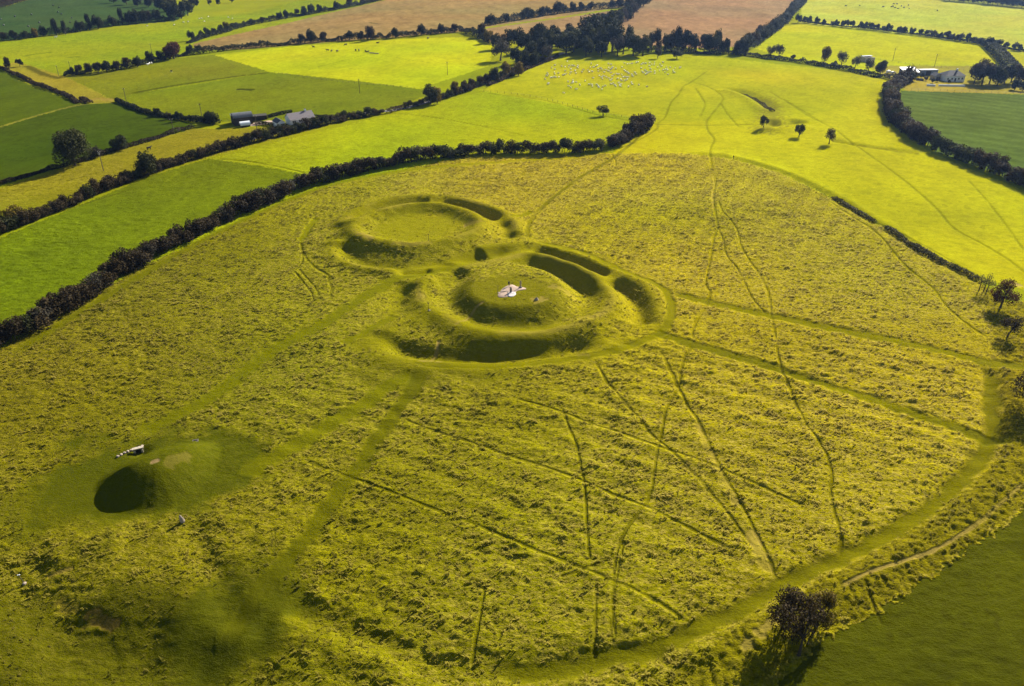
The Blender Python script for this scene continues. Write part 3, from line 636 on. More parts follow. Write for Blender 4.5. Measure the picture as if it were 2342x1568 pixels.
# ------------------------------------------------------------------ long grass of the hilltop: tufts too many to count
def grass():
    G = GROUND; r = np.random.default_rng(3); ny, nx = G['x'].shape
    dxs = np.diff(G['x'][:-1], axis=1); dys = np.diff(G['y'], axis=0)[:, :-1]
    area = np.abs(dxs * dys); a = G['amp'][:-1, :-1]
    dens = np.where(a > 0, np.minimum(1.0, a / .26) ** 1.5, 0) * np.where(G['rough'][:-1, :-1], 1.5, GRASS_D)
    n = r.poisson(area * dens); j, i = np.nonzero(n); k = np.repeat(np.arange(len(j)), n[j, i]); j, i = j[k], i[k]
    m = len(j); fu, fv = r.uniform(0, 1, m), r.uniform(0, 1, m)
    def bl(A): return ((A[j, i].T * (1 - fu) + A[j, i + 1].T * fu) * (1 - fv) + (A[j + 1, i].T * (1 - fu) + A[j + 1, i + 1].T * fu) * fv).T
    P = np.column_stack([bl(G['x']), bl(G['y']), bl(G['z']) - .06]); C = bl(G['c']); st = bl(G['straw']); rg = G['rough'][j, i]
    sc = (r.uniform(.3, .7, m) + (r.uniform(0, 1, m) < .14) * r.uniform(.3, .8, m)) * (1 + .45 * vn(P[:, 0] / 5, P[:, 1] / 3.5, 81)) * np.where(rg, 1.0, 1.0); sc *= 0.55 + .45 * np.minimum(bl(G['amp']) / .28, 1)
    tint = np.clip(r.normal(.42, .25, m) * (.3 + 1.1 * st) + .22 * vn(P[:, 0] / 3, P[:, 1] / 2, 82), 0, 1) * np.where(rg, .5, 1)
    C = C * (1 + r.normal(0, .16, m) + .16 * vn(P[:, 0] / 2.5, P[:, 1] / 1.8, 83))[:, None]
    rot = np.column_stack([np.zeros(m), np.zeros(m), 2.6 + r.normal(0, .9, m)])
    me = bpy.data.meshes.new('long_grass'); me.vertices.add(m); me.vertices.foreach_set('co', P.astype(np.float32).ravel())
    for nm, ty, key, arr in (('grass_colour', 'FLOAT_COLOR', 'color', np.column_stack([np.clip(C, .002, .6), np.ones(m)])), ('grass_rot', 'FLOAT_VECTOR', 'vector', rot), ('grass_scale', 'FLOAT', 'value', sc), ('grass_straw', 'FLOAT', 'value', tint)):
        q = me.attributes.new(nm, ty, 'POINT'); q.data.foreach_set(key, arr.astype(np.float32).ravel())
    # one tuft: arching blades combed over to one side
    V, Fc, tn = [], [], []
    for b in range(11):
        a0 = r.uniform(0, 6.28); ox, oy = r.normal(0, .15, 2); ln = r.uniform(.30, .52); dx_, dy_ = .75 + math.cos(a0) * .55, math.sin(a0) * .6; w = r.uniform(.05, .09)
        px, py = -dy_ * w, dx_ * w; q = len(V)
        V += [(ox - px, oy - py, 0), (ox + px, oy + py, 0), (ox + dx_ * ln * .45 + px * .8, oy + dy_ * ln * .45 + py * .8, ln * .62), (ox + dx_ * ln * .45 - px * .8, oy + dy_ * ln * .45 - py * .8, ln * .62), (ox + dx_ * ln * 1.15, oy + dy_ * ln * 1.15, ln * r.uniform(.45, .75))]
        Fc += [(q, q + 1, q + 2, q + 3), (q + 3, q + 2, q + 4)]; tn += [.05, .05, .55, .55, 1.0]
    tm = bpy.data.meshes.new('tuft'); tm.from_pydata(V, [], Fc); t_ = tm.attributes.new('tone', 'FLOAT', 'POINT'); t_.data.foreach_set('value', np.array(tn, np.float32)); tm.materials.append(MAT['grass_blade']); tm.update()
    tuft = bpy.data.objects.new('tuft', tm)
    o = bpy.data.objects.new('long_grass', me); col.objects.link(o); tag(o, None, None, None, 'stuff')
    ng = bpy.data.node_groups.new('grass_tufts', 'GeometryNodeTree'); ng.interface.new_socket('Geometry', in_out='INPUT', socket_type='NodeSocketGeometry'); ng.interface.new_socket('Geometry', in_out='OUTPUT', socket_type='NodeSocketGeometry')
    gi = ng.nodes.new('NodeGroupInput'); go = ng.nodes.new('NodeGroupOutput'); ip = ng.nodes.new('GeometryNodeInstanceOnPoints'); oi = ng.nodes.new('GeometryNodeObjectInfo'); oi.inputs['Object'].default_value = tuft
    def na(nm, ty):
        q = ng.nodes.new('GeometryNodeInputNamedAttribute'); q.data_type = ty; q.inputs[0].default_value = nm; return q.outputs[0]
    ng.links.new(gi.outputs[0], ip.inputs['Points']); ng.links.new(oi.outputs['Geometry'], ip.inputs['Instance'])
    er = ng.nodes.new('FunctionNodeEulerToRotation'); ng.links.new(na('grass_rot', 'FLOAT_VECTOR'), er.inputs[0]); ng.links.new(er.outputs[0], ip.inputs['Rotation']); ng.links.new(na('grass_scale', 'FLOAT'), ip.inputs['Scale'])
    ng.links.new(ip.outputs[0], go.inputs[0])
    md = o.modifiers.new('tufts', 'NODES'); md.node_group = ng
    print('grass tufts', m)
GRASS_D = 2.4
grass()

# ------------------------------------------------------------------ hedgerows whose bushes can be told apart
def bush_set(mat, seeds, h, rx, n, leaf, nl=9, stems=4, hollow=.4, trunk=.02):
    return [tree_meshes(s, h=h, rx=rx, trunk=trunk, nl=nl, n=n, leaf=leaf, mat=mat, stems=stems, hollow=hollow, lobe=.5) for s in seeds]
THORN = bush_set('leaf_thorn', range(1, 8), 5.0, 2.7, 1500, .26)
THORN_G = bush_set('leaf_green', range(11, 15), 5.0, 2.7, 1500, .26)
GREY = bush_set('leaf_grey', range(21, 24), 5.2, 2.6, 1000, .22)
GOLD = bush_set('leaf_gold', range(31, 33), 5.0, 2.4, 1300, .26)
def bushes(name, pts, step, h, w, pick, label, cat, group, jit=.6, seed=1):
    r = random.Random(seed); L = line(pts); S, s = along(L, step)
    hv = vn(s / 14, s * 0 + seed, 91) * .22 + vn(s / 5, s * 0 + seed, 92) * .22
    for k, p in enumerate(S):
        m = r.choice(pick); lab = label.replace('COLOUR', {'leaf_thorn': 'brown', 'leaf_green': 'olive green', 'leaf_grey': 'thin grey twiggy', 'leaf_gold': 'yellow'}[m[1].materials[0].name]); q = h / 5.0 * (1 + hv[k]) * r.uniform(.85, 1.15); ww = w / 5.2 * r.uniform(.85, 1.2)
        x, y = p[0] + r.uniform(-jit, jit), p[1] + r.uniform(-jit, jit)
        plant(name, m, (x, y, zat(x, y)), lab, cat, group, (ww, ww, q), r.uniform(0, 6.28), ('stems', 'foliage'))
H1 = [(-60,822),(0,790),(100,738),(220,664),(330,596),(430,546),(520,500),(600,466),(680,432),(760,408),(850,386),(950,367),(1060,354)]
bushes('hawthorn_bush', H1, 3.3, 5.0, 6.0, THORN * 3 + THORN_G + GREY, 'COLOUR hawthorn bush in the hedge curving along the edge of the rough hilltop', 'bush', 'hawthorns of the hilltop hedge', seed=3)
bushes('hawthorn_bush', [(1064,353),(1130,350),(1200,349),(1330,346),(1390,338)], 3.8, 4.6, 5.2, THORN + GREY + THORN_G, 'COLOUR gappy thorn bush with open stems at the crest of the hilltop hedge', 'bush', 'open thorns at the crest of the hilltop hedge', seed=4)
bushes('hawthorn_bush', [(1395,338),(1415,328),(1440,314),(1468,299),(1484,288)], 3.6, 6.2, 6.6, THORN, 'tall dense dark brown thorn at the end of the hilltop hedge by the gate', 'bush', 'dense thorns ending the hilltop hedge', seed=5)
H2 = [(-60,566),(0,536),(60,510),(150,474),(250,431),(350,395),(450,361),(560,331),(680,301),(780,277),(876,259)]
bushes('roadside_bush', H2, 3.4, 4.4, 5.0, THORN * 3 + THORN_G * 2, 'rounded COLOUR bush in the thick roadside hedge below the white bungalow', 'bush', 'bushes of the roadside hedge below the bungalow', seed=6)
bushes('roadside_bush', [(928,247),(960,240),(1000,230),(1040,218),(1075,206),(1110,190),(1150,172),(1200,152),(1240,140)], 5.0, 3.6, 4.6, THORN + THORN_G, 'low COLOUR bush in the roadside hedge between the golden trees and the sheep field', 'bush', 'roadside hedge bushes by the sheep field', seed=7)
H13 = [(2085,182),(2052,196),(2036,214),(2034,240),(2042,268),(2066,292),(2095,318),(2128,336)]
bushes('hedge_bush', H13, 3.6, 6.0, 7.5, THORN * 2 + THORN_G, 'thick COLOUR bush in the bent hedge beside the smooth green field', 'bush', 'bushes of the bent hedge by the green field', seed=8)
bushes('hedge_tree', [(2136,342),(2180,360),(2230,378),(2280,396),(2342,424),(2400,450)], 5.0, 6.4, 6.6, THORN_G * 2 + THORN, 'COLOUR hedge tree casting shade at the end of the bent hedge', 'tree', 'trees ending the bent hedge', seed=9)

# ------------------------------------------------------------------ continuous hedges further off, each one thing
HEDGES = [
 ('hedge', [(268,231),(300,245),(330,256),(370,266),(430,274),(470,280),(500,284)], 2.2, 3.0, 'leaf_privet', 'low dark hedge running down to the black barn from the bare corner', .1),
 ('hedge', [(440,292),(400,302),(340,322),(290,336),(240,352),(170,374),(90,394),(0,420),(-60,440)], 1.7, 3.0, 'leaf_thorn', 'low ragged hedge between the dark green field and the ochre strip', .45),
 ('hedge', [(-60,128),(0,155),(60,182),(110,203),(150,218),(180,236)], 2.0, 2.8, 'leaf_thorn', 'dark scrubby hedge along the track between two dark green left fields', .25),
 ('hedge', [(187,226),(205,236)], 1.8, 4.0, 'leaf_thorn', 'short clump of brown scrub beside the bare corner of the track', 0),
 ('hedge', [(148,172),(230,164),(300,153),(350,141),(385,134),(430,126),(480,120),(560,110),(640,104),(700,97),(750,94),(830,90),(900,86),(1000,76),(1060,72)], 3.4, 5.0, 'leaf_privet', 'long dark hedge below the stubble field and the copper coloured tree', .25),
 ('hedge', [(1062,74),(1090,82),(1125,100)], 3.5, 6.0, 'leaf_privet', 'dark hedge casting shade over the brightest field corner', 0),
 ('hedge', [(430,99),(470,86),(520,72),(560,60),(640,44),(700,34),(800,16),(880,-2),(940,-14)], 3.6, 4.5, 'leaf_privet', 'dark broken hedge along the upper edge of the stubble field', .4),
 ('hedge', [(-60,100),(0,93),(80,85),(150,76),(230,63),(300,53),(400,46)], 4.4, 6.0, 'leaf_privet', 'tall bushy hedge under the field of wrapped bales', .25),
 ('hedge', [(-40,30),(0,18),(30,9),(60,0)], 5.0, 6.0, 'leaf_thorn', 'brown hedge at the corner beyond the field of bales', .1),
 ('hedge', [(1112,58),(1170,48),(1250,34),(1330,24),(1420,16),(1480,8)], 4.2, 5.5, 'leaf_privet', 'dark hedge dividing the two brown stubble fields', .25),
 ('hedge', [(1690,122),(1720,102),(1755,80),(1790,52),(1815,25),(1832,8),(1842,-10)], 6.0, 9.0, 'leaf_privet', 'wide tall hedge between the ploughed slope and the bright pastures', .1),
 ('hedge', [(1830,49),(1900,57),(2000,67),(2100,79),(2200,93),(2260,103),(2342,117),(2420,130)], 1.6, 2.6, 'leaf_privet', 'low hedge under the row of small round trees between bright pastures', .3),
 ('hedge', [(1640,119),(1700,126),(1760,134),(1850,146),(1920,158),(1960,166),(2020,178),(2062,186)], 2.8, 5.0, 'leaf_privet', 'deep shaded hedge along the far side of the sheep field', .1),
 ('trimmed_hedge', [(2256,102),(2275,120),(2296,142),(2318,168)], 5.0, 9.0, 'leaf_privet', 'broad trimmed hedge running down from the pasture to the farm trees', 0),
 ('hedge', [(2060,-6),(2150,-2),(2240,5),(2342,16),(2450,28)], 6.0, 9.0, 'leaf_privet', 'hazy blue hedge closing the far end of the palest pasture', .2),
 ('trimmed_hedge', [(575,276),(610,270),(640,262),(668,257)], 1.5, 1.4, 'leaf_privet', 'trimmed garden hedge between the farm yard and the white bungalow', 0),
 ('trimmed_hedge', [(584,283),(620,287),(655,291)], 1.6, 1.6, 'leaf_privet', 'trimmed garden hedge in front of the bungalow garage', 0),
 ('trimmed_hedge', [(706,268),(722,268),(745,270)], 1.3, 1.3, 'leaf_privet', 'short trimmed hedge beside the gravel yard of the bungalow', 0),
 ('hedge', [(886,259),(905,253),(924,247)], 1.8, 2.6, 'leaf_thorn', 'small hedge on the far side of the lane opening', .2),
 ('bramble_bank', [(1908,450),(1940,468),(1975,490),(2000,505)], .9, 2.4, 'bramble_leaf', 'dark bramble strip in the ditch at the top of the great enclosure', .4),
 ('bramble_bank', [(2028,518),(2060,540),(2100,566),(2150,595),(2200,620),(2236,640)], 1.0, 2.6, 'bramble_leaf', 'long bramble strip in the ditch leading down to the lone thorn trees', .4),
 ('bramble_bank', [(1692,208),(1715,216),(1735,226),(1752,240),(1766,256)], 1.1, 3.0, 'bramble_leaf', 'curved bramble strip on the bank of the small far ringwork', .3),
 ('hedge', [(1116,196),(1150,182),(1190,164),(1230,148),(1262,136),(1276,129)], 1.6, 2.4, 'leaf_thorn', 'low lane hedge along the corner of the sheep field', .15),
]
for k, (nm, pts, h, w, mat, lab, gaps) in enumerate(HEDGES):
    d = np.linalg.norm(line(pts).mean(0))
    clip = nm == 'trimmed_hedge'
    hedge(nm, pts, h * (1.0 if h < 2.9 or clip else 1.3), w * (1.0 if clip or h < 1.2 else 1.25), mat, lab, 'brambles' if nm == 'bramble_bank' else 'hedge', None, dens=(36 if d > 550 else 60) * (1.6 if h > 3 else 1), leaf=.26 if h < 1.3 else (.30 if d < 480 else .48), seed=40 + k, gaps=gaps, clip=clip)

# ------------------------------------------------------------------ trees
OAK = [tree_meshes(s, h=10, rx=4.2, trunk=.16, nl=13, n=2600, leaf=.36, mat='leaf_green', hollow=.45) for s in (51, 52, 53)]
OAK_P = [tree_meshes(s, h=10, rx=4.0, trunk=.10, nl=12, n=2400, leaf=.36, mat='leaf_privet', hollow=.45) for s in (54, 55, 56)]
ASH = [tree_meshes(s, h=10, rx=3.8, trunk=.18, nl=13, n=1500, leaf=.30, mat='leaf_grey', hollow=.3) for s in (57, 58)]
TALL = [tree_meshes(s, h=12, rx=2.4, trunk=.10, nl=11, n=1800, leaf=.36, mat=m, hollow=.4) for s, m in ((61, 'leaf_privet'), (62, 'leaf_green'), (63, 'leaf_grey'))]
GOLDT = [tree_meshes(s, h=9, rx=3.4, trunk=.14, nl=12, n=2000, leaf=.34, mat='leaf_gold', hollow=.45) for s in (64, 65)]
BROWN = [tree_meshes(s, h=9, rx=3.6, trunk=.14, nl=12, n=2000, leaf=.34, mat=m, hollow=.4) for s, m in ((66, 'leaf_thorn'), (67, 'leaf_thorn'))]
COPPER = [tree_meshes(68, h=10, rx=4.4, trunk=.06, nl=15, n=3400, leaf=.36, mat='leaf_copper', hollow=.5)]
SMALL = [tree_meshes(s, h=5, rx=2.2, trunk=.16, nl=9, n=900, leaf=.30, mat=m, hollow=.4) for s, m in ((69, 'leaf_privet'), (70, 'leaf_privet'), (71, 'leaf_grey'), (72, 'leaf_thorn'))]
def tree(pick, dx, dy, h, label, group=None, wide=1.0, name='tree', cat='tree', href=10.0):
    p = pos(dx, dy); q = h / href
    return plant(name, random.choice(pick), p, label, cat, group, (q * wide, q * wide, q))
# standing alone
r9 = tree_meshes(101, h=9.2, rx=5.4, ry=4.8, trunk=.10, nl=19, n=6000, leaf=.17, mat='leaf_thorn', stems=2, hollow=.25, lobe=.34)
r10 = tree_meshes(102, h=7.5, rx=3.0, trunk=.12, nl=10, n=3600, leaf=.15, mat='leaf_gold', hollow=.2, lobe=.36)
p = pos(1812, 1455)
plant('tree', r9, p, 'large autumn thorn with two bare grey stems on the bank above the mown corner field', 'tree', rz=.4)
p2 = pos(1868, 1432); plant('tree', r10, p2, 'golden leafed tree standing close beside the large two stemmed thorn', 'tree', rz=1.0)
m1 = tree_meshes(103, h=8.0, rx=4.0, trunk=.22, nl=14, n=4200, leaf=.16, mat='leaf_copper', hollow=.3, lobe=.36)
plant('tree', m1, pos(2288, 702), 'dark red leaved tree at the foot of the bramble ditch', 'tree', rz=.3)
m2 = tree_meshes(104, h=6.5, rx=2.6, trunk=.2, nl=11, n=900, leaf=.13, mat='leaf_grey', hollow=.2, stems=3, lobe=.36)
plant('tree', m2, pos(2252, 668), 'half bare spiky thorn bush beside the dark red tree', 'tree', rz=.8)
m3 = tree_meshes(105, h=6.0, rx=3.0, trunk=.3, nl=9, n=1900, leaf=.15, mat='leaf_thorn', hollow=.3, lean=(1.4, .3), lobe=.36)
plant('tree', m3, pos(2304, 770), 'leaning thin thorn tree below the dark red tree', 'tree', rz=.1)
m4 = tree_meshes(106, h=8.5, rx=5.0, trunk=.14, nl=15, n=4600, leaf=.17, mat='leaf_thorn', hollow=.4, lobe=.4)
plant('tree', m4, pos(2352, 925), 'dense dark thorn on the rough outer bank casting a black shadow', 'tree', rz=.1)
m5 = tree_meshes(107, h=15, rx=7.6, trunk=.07, nl=26, n=11000, leaf=.36, mat='leaf_green', hollow=.6, lobe=.42)
plant('tree', m5, pos(172, 378), 'massive round dark oak on the edge of the dark green field', 'tree', rz=.4)
m6 = tree_meshes(108, h=10, rx=4.6, trunk=.06, nl=15, n=3600, leaf=.30, mat='leaf_green', hollow=.4, lobe=.4)
plant('tree', m6, pos(340, 400), 'olive leafed ash rising from the roadside hedge beside the ochre strip', 'tree', rz=.4)
m7 = tree_meshes(109, h=7, rx=4.2, trunk=.06, nl=12, n=2600, leaf=.30, mat='leaf_green', hollow=.45)
plant('tree', m7, pos(276, 342), 'squat dark tree on the low hedge near the massive oak', 'tree', rz=.9)
m7b = tree_meshes(119, h=5.5, rx=3.2, trunk=.06, nl=9, n=1300, leaf=.28, mat='leaf_grey', hollow=.3)
plant('tree', m7b, pos(218, 360), 'thin grey scrub tree leaning out beside the massive oak', 'tree', rz=.9)
m7c = tree_meshes(120, h=7, rx=4.4, trunk=.03, nl=12, n=2800, leaf=.30, mat='leaf_gold', hollow=.45)
plant('tree', m7c, pos(40, 515), 'golden brown tree in the roadside hedge near the ochre strip corner', 'tree', rz=.9)
plant('tree', m7c, pos(298, 412), 'small yellowing tree in front of the olive leafed ash', 'tree', s=.55)
m8 = tree_meshes(110, h=5.2, rx=3.6, ry=2.4, trunk=.25, nl=10, n=2200, leaf=.20, mat='leaf_green', stems=2, hollow=.45)
plant('tree', m8, pos(1379, 264), 'small flat topped dark tree on the wire fence of the sheep field', 'tree', rz=0)
m9 = tree_meshes(111, h=6.2, rx=2.6, trunk=.2, nl=10, n=1900, leaf=.20, mat='leaf_privet', hollow=.4)
plant('tree', m9, pos(1827, 313), 'small round dark tree alone on the bright slope below the ringwork', 'tree', rz=0)
plant('tree', m9, pos(1746, 292), 'dark thorn in the hollow of the small far ringwork', 'tree', s=.95, rz=2)
plant('tree', tree_meshes(112, h=7.0, rx=2.4, trunk=.25, nl=10, n=1500, leaf=.20, mat='leaf_thorn', hollow=.3), pos(1896, 329), 'brown upright tree alone near the worn footpath on the bright slope', 'tree', rz=0)
tree(GOLD, 718, 408, 3.6, 'bright yellow bush at the back of the hilltop hedge', name='bush', cat='bush', href=5)
# left fields
tree(COPPER, 398, 134, 12.5, 'round copper red beech in the hedge below the stubble field', wide=1.35)
tree(BROWN, 20, 158, 9, 'tall ivy clad tree at the head of the scrubby track', href=9, wide=.7)
tree(SMALL, 46, 152, 6, 'grey thorn beside the tall ivy clad tree on the track', href=5)
for dx, dy, h, pk in [(165,173,6,SMALL),(182,170,7,SMALL),(205,168,7.5,BROWN),(225,167,8,BROWN),(245,165,8,OAK_P),(268,161,7,BROWN),(290,156,8,BROWN),(315,153,7,OAK_P),(345,143,8,OAK_P),(368,138,7,OAK_P)]:
    tree(pk, dx, dy, h, 'rounded dark bush tree in the long hedge left of the copper beech', 'bush trees left of the copper beech', href=9 if pk is not SMALL else 5)
for dx, dy, h, pk in [(435,124,8,OAK_P),(455,121,7,OAK_P),(690,97,8,BROWN),(712,96,11,OAK_P),(740,94,9,BROWN),(800,91,8,OAK_P),(825,90,7,OAK_P),(905,86,8,OAK_P),(965,80,9,OAK_P),(1010,76,8,OAK_P),(1040,73,8,BROWN),(1102,85,12,BROWN)]:
    tree(pk, dx, dy, h, 'dark tree in the hedge between the stubble field and the brightest field', 'trees below the stubble field')
tree(BROWN, 848, 91, 11, 'pale brown autumn tree in the hedge above the brightest field', href=9)
tree(GOLDT, 1122, 92, 8, 'yellow tree at the corner of the brightest field', href=9)
for dx, dy, h in [(438,92,9),(462,86,7),(475,82,8),(490,79,7),(506,74,8),(540,64,6),(575,57,6),(600,52,7),(640,44,8),(655,41,9),(680,37,9),(695,35,10),(712,31,11),(732,28,9),(770,22,10),(800,15,12),(830,9,9),(860,3,10)]:
    tree(OAK_P + BROWN, dx, dy, h, 'dark tree in the broken hedge above the stubble field', 'trees above the stubble field')
tree(GOLDT, 519, 70, 9, 'yellow green tree in the broken hedge above the stubble field', href=9)
for dx, dy, h in [(10,92,8),(35,91,9),(60,89,8),(100,82,9),(130,80,12),(150,78,10),(185,72,11),(205,68,12),(225,66,14),(258,60,11),(280,56,13),(297,55,13),(310,54,14),(328,52,13),(340,50,13),(360,48,13)]:
    tree(OAK_P + TALL[:1] + BROWN, dx, dy, h, 'tall dark tree in the hedge under the field of wrapped bales', 'trees under the field of bales')
tree(GOLDT, 82, 85, 9, 'orange yellow tree in the hedge under the field of wrapped bales', href=9)
for dx, dy, h in [(260,6,14),(290,10,15),(315,14,14),(340,16,14),(365,22,16),(385,40,18),(400,45,19),(415,42,18),(430,35,17),(395,25,16),(440,20,14),(350,6,16),(450,14,9),(480,12,8),(500,10,8),(530,6,8)]:
    tree(OAK + BROWN + OAK_P, dx, dy, h, 'big brown tree of the grove at the end of the field of bales', 'grove at the end of the bale field')
for dx, dy, h in [(12,14,10),(28,10,12),(45,4,13)]:
    tree(BROWN, dx, dy, h, 'brown tree at the corner beyond the field of bales', 'trees beyond the field of bales', href=9)
for dx, dy, h, pk in [(385,272,4,SMALL),(410,276,5,SMALL),(470,282,5,SMALL),(487,283,7,OAK),(360,265,4.5,SMALL)]:
    tree(pk, dx, dy, h, 'dark small tree in the low hedge running down to the black barn', 'small trees before the black barn', href=5 if pk is SMALL else 10)
# lane side trees
for dx, dy, h, pk, lab in [(985,238,10,OAK,'dark green round tree with a yellow side on the lane near the bright green field'),(1000,236,8.5,GOLDT,'yellow leafed tree joined to the dark round tree on the lane'),(1040,216,8,GOLDT,'yellow green tree on the lane midway to the farm wood'),(1132,186,9,OAK_P,'dark tree beside the lane where it nears the farm wood'),(1158,176,9,GOLDT,'golden tree on the lane above the corner of the sheep field'),(1186,172,9,GOLDT,'bright yellow tree by the lane at the edge of the farm wood')]:
    tree(pk, dx, dy, h, lab, href=10 if pk in (OAK, OAK_P) else 9)
for dx, dy in [(1062,208),(1078,202),(1098,196),(1115,190)]:
    tree(BROWN, dx, dy, 6, 'brown bushy tree along the lane between the yellow trees', 'brown trees along the lane', href=9)
# the farm wood
tree(ASH, 1145, 138, 15, 'half bare grey ash at the corner of the brightest field', wide=1.25)
wood = random.Random(12)
for dx, dy, h in [(1135,112,12),(1160,110,14),(1185,108,15),(1200,120,15),(1215,135,13),(1228,112,18),(1240,130,14),(1252,140,11),(1262,120,16),(1280,110,15),(1295,124,17),(1312,118,16),(1325,108,15),(1310,100,14),(1340,116,18),(1355,105,20),(1350,92,22),(1368,120,19),(1385,108,22),(1400,118,21),(1392,95,22),(1412,128,14),(1425,124,16),(1438,112,15),(1448,127,15),(1462,122,12),(1470,128,14),(1300,88,12),(1270,95,13),(1245,98,13),(1180,146,11),(1200,150,10),(1222,150,9),(1340,128,13),(1375,130,12)]:
    tree(OAK * 2 + OAK_P * 3 + ASH[:1] + TALL[:2], dx, dy, h, 'tall dark tree of the farm wood behind the sheep field', 'trees of the farm wood')
tree(GOLDT, 1352, 88, 17, 'tall yellow topped tree rising from the farm wood', href=9)
tree(GOLDT, 1116, 98, 9, 'small yellow tree at the edge of the farm wood', href=9)
for dx, dy, h in [(1490,115,12),(1502,118,13),(1520,117,11),(1535,116,14),(1548,116,14),(1562,114,15),(1575,116,15),(1592,118,9),(1610,118,13),(1622,119,14),(1635,120,13),(1655,121,11),(1662,122,8),(1690,124,12),(1703,124,11),(1640,112,13)]:
    tree(OAK_P + TALL[:2], dx, dy, h, 'dark upright tree in the belt between the sheep field and the ploughed slope', 'tree belt under the ploughed slope')
hedge('hedge', [(1470,118),(1530,119),(1600,122),(1650,124)], 3.2, 6, 'leaf_privet', 'dark undergrowth hedge along the foot of the tree belt', 'hedge', None, 60, .4, 77, .1)
tree(OAK, 1548, 134, 6.8, 'round bush shaped tree standing out in the sheep field', wide=1.25)
tree(ASH, 1504, 133, 8.2, 'small brownish tree on the sheep field edge beside the round bush', wide=.9)
for dx, dy, h in [(1370,70,15),(1385,66,14),(1400,60,14),(1412,55,14),(1424,52,15),(1436,46,14),(1448,40,15),(1440,30,16),(1455,26,15),(1462,18,15),(1472,14,14),(1480,6,15),(1490,0,15),(1410,70,16),(1398,78,14)]:
    tree(OAK_P * 2 + ASH[:1] + OAK[:1], dx, dy, h, 'dark hazy tree in the line climbing between the stubble and the ploughed slope', 'tree line beside the ploughed slope')
for dx, dy, h in [(1115,56,8),(1125,56,9),(1160,50,8),(1195,44,9),(1205,42,11),(1215,41,9),(1240,37,10),(1252,34,9),(1275,31,13),(1290,28,9),(1310,26,10),(1330,24,9),(1350,22,8),(1400,18,9),(1415,17,12)]:
    tree(OAK_P, dx, dy, h, 'dark tree in the hedge dividing the two stubble fields', 'trees dividing the stubble fields')
for dx, dy, h in [(1700,118,11),(1715,108,13),(1728,102,10),(1745,94,10),(1756,84,10),(1768,74,11),(1780,66,10),(1792,56,10),(1806,40,10),(1812,24,11),(1822,14,12),(1832,4,12),(1738,88,12),(1825,52,9)]:
    tree(OAK_P + BROWN, dx, dy, h, 'dark tree in the wide hedge between the ploughed slope and the pastures', 'trees beside the bright pastures')
for dx in (1840,1850,1868,1884,1904,1913,1927,1935,1948,1968,1978,1990,1998,2005,2021,2032,2054,2062,2070,2085,2105,2118,2132,2145,2152,2164,2175,2184,2194,2212,2223,2235,2245,2275,2284,2300,2320,2332):
    dy = float(np.interp(dx, [1830,1900,2000,2100,2200,2260,2342], [50,58,68,80,94,104,118]))
    tree(SMALL, dx, dy, wood.uniform(5, 7.5), 'small round dark tree in the row between the two bright pastures', 'row of small trees between bright pastures', href=5)
tree(OAK_P, 2260, 108, 9, 'larger dark tree where the trimmed hedge meets the tree row')
for dx, dy, h, pk, lab in [(1762,131,9,ASH,'thin bare grey tree on the far hedge of the sheep field'),(1781,131,10,ASH,'pale grey leafed tree beside the thin bare one on the far hedge'),(1813,137,4,SMALL,'tiny brown sapling on the far hedge of the sheep field'),(1884,144,11,GOLDT,'orange yellow autumn tree on the far hedge of the sheep field'),(1924,150,10.5,ASH,'grey green tree between the orange tree and the ruined barn'),(1907,154,4.5,SMALL,'small dark bush between the orange and the grey green trees'),(1955,156,9,ASH,'dense brown grey tree beside the ruined barn'),(1985,165,9,ASH,'pale twiggy tree below the ruined barn'),(2012,172,9.5,OAK,'dark rounded tree below the ruined barn near the white trailer')]:
    tree(pk, dx, dy, h, lab, href={id(GOLDT): 9, id(SMALL): 5}.get(id(pk), 10))
for dx, dy, h, pk in [(2228,190,13,BROWN),(2245,194,14,BROWN),(2262,192,13,OAK),(2280,196,12,OAK),(2296,192,13,OAK_P),(2312,188,12,BROWN),(2240,182,13,GOLDT),(2335,190,10,BROWN),(2360,195,12,BROWN),(2320,205,7,OAK_P),(2338,208,6,OAK_P)]:
    tree(pk, dx, dy, h, 'bushy russet tree in the shelter belt beside the hip roofed farmhouse', 'shelter belt by the farmhouse', href=9 if pk in (BROWN, GOLDT) else 10)
for dx in range(2160, 2420, 11):
    tree(OAK_P, dx, np.interp(dx, [2060,2150,2240,2342,2450], [-6,-2,5,16,28]) + 2, wood.uniform(8, 13), 'hazy blue tree closing the far end of the palest pasture', 'hazy trees beyond the palest pasture')
for dx, dy, h in [(2144,187,3),(2170,191,2.6),(2133,190,3),(2117,184,3.2),(2108,178,3.5),(2050,178,3.5)]:
    tree(SMALL, dx, dy, h, 'small garden shrub in front of the hip roofed farmhouse', 'shrubs in the farmhouse garden', href=5, name='shrub', cat='shrub')

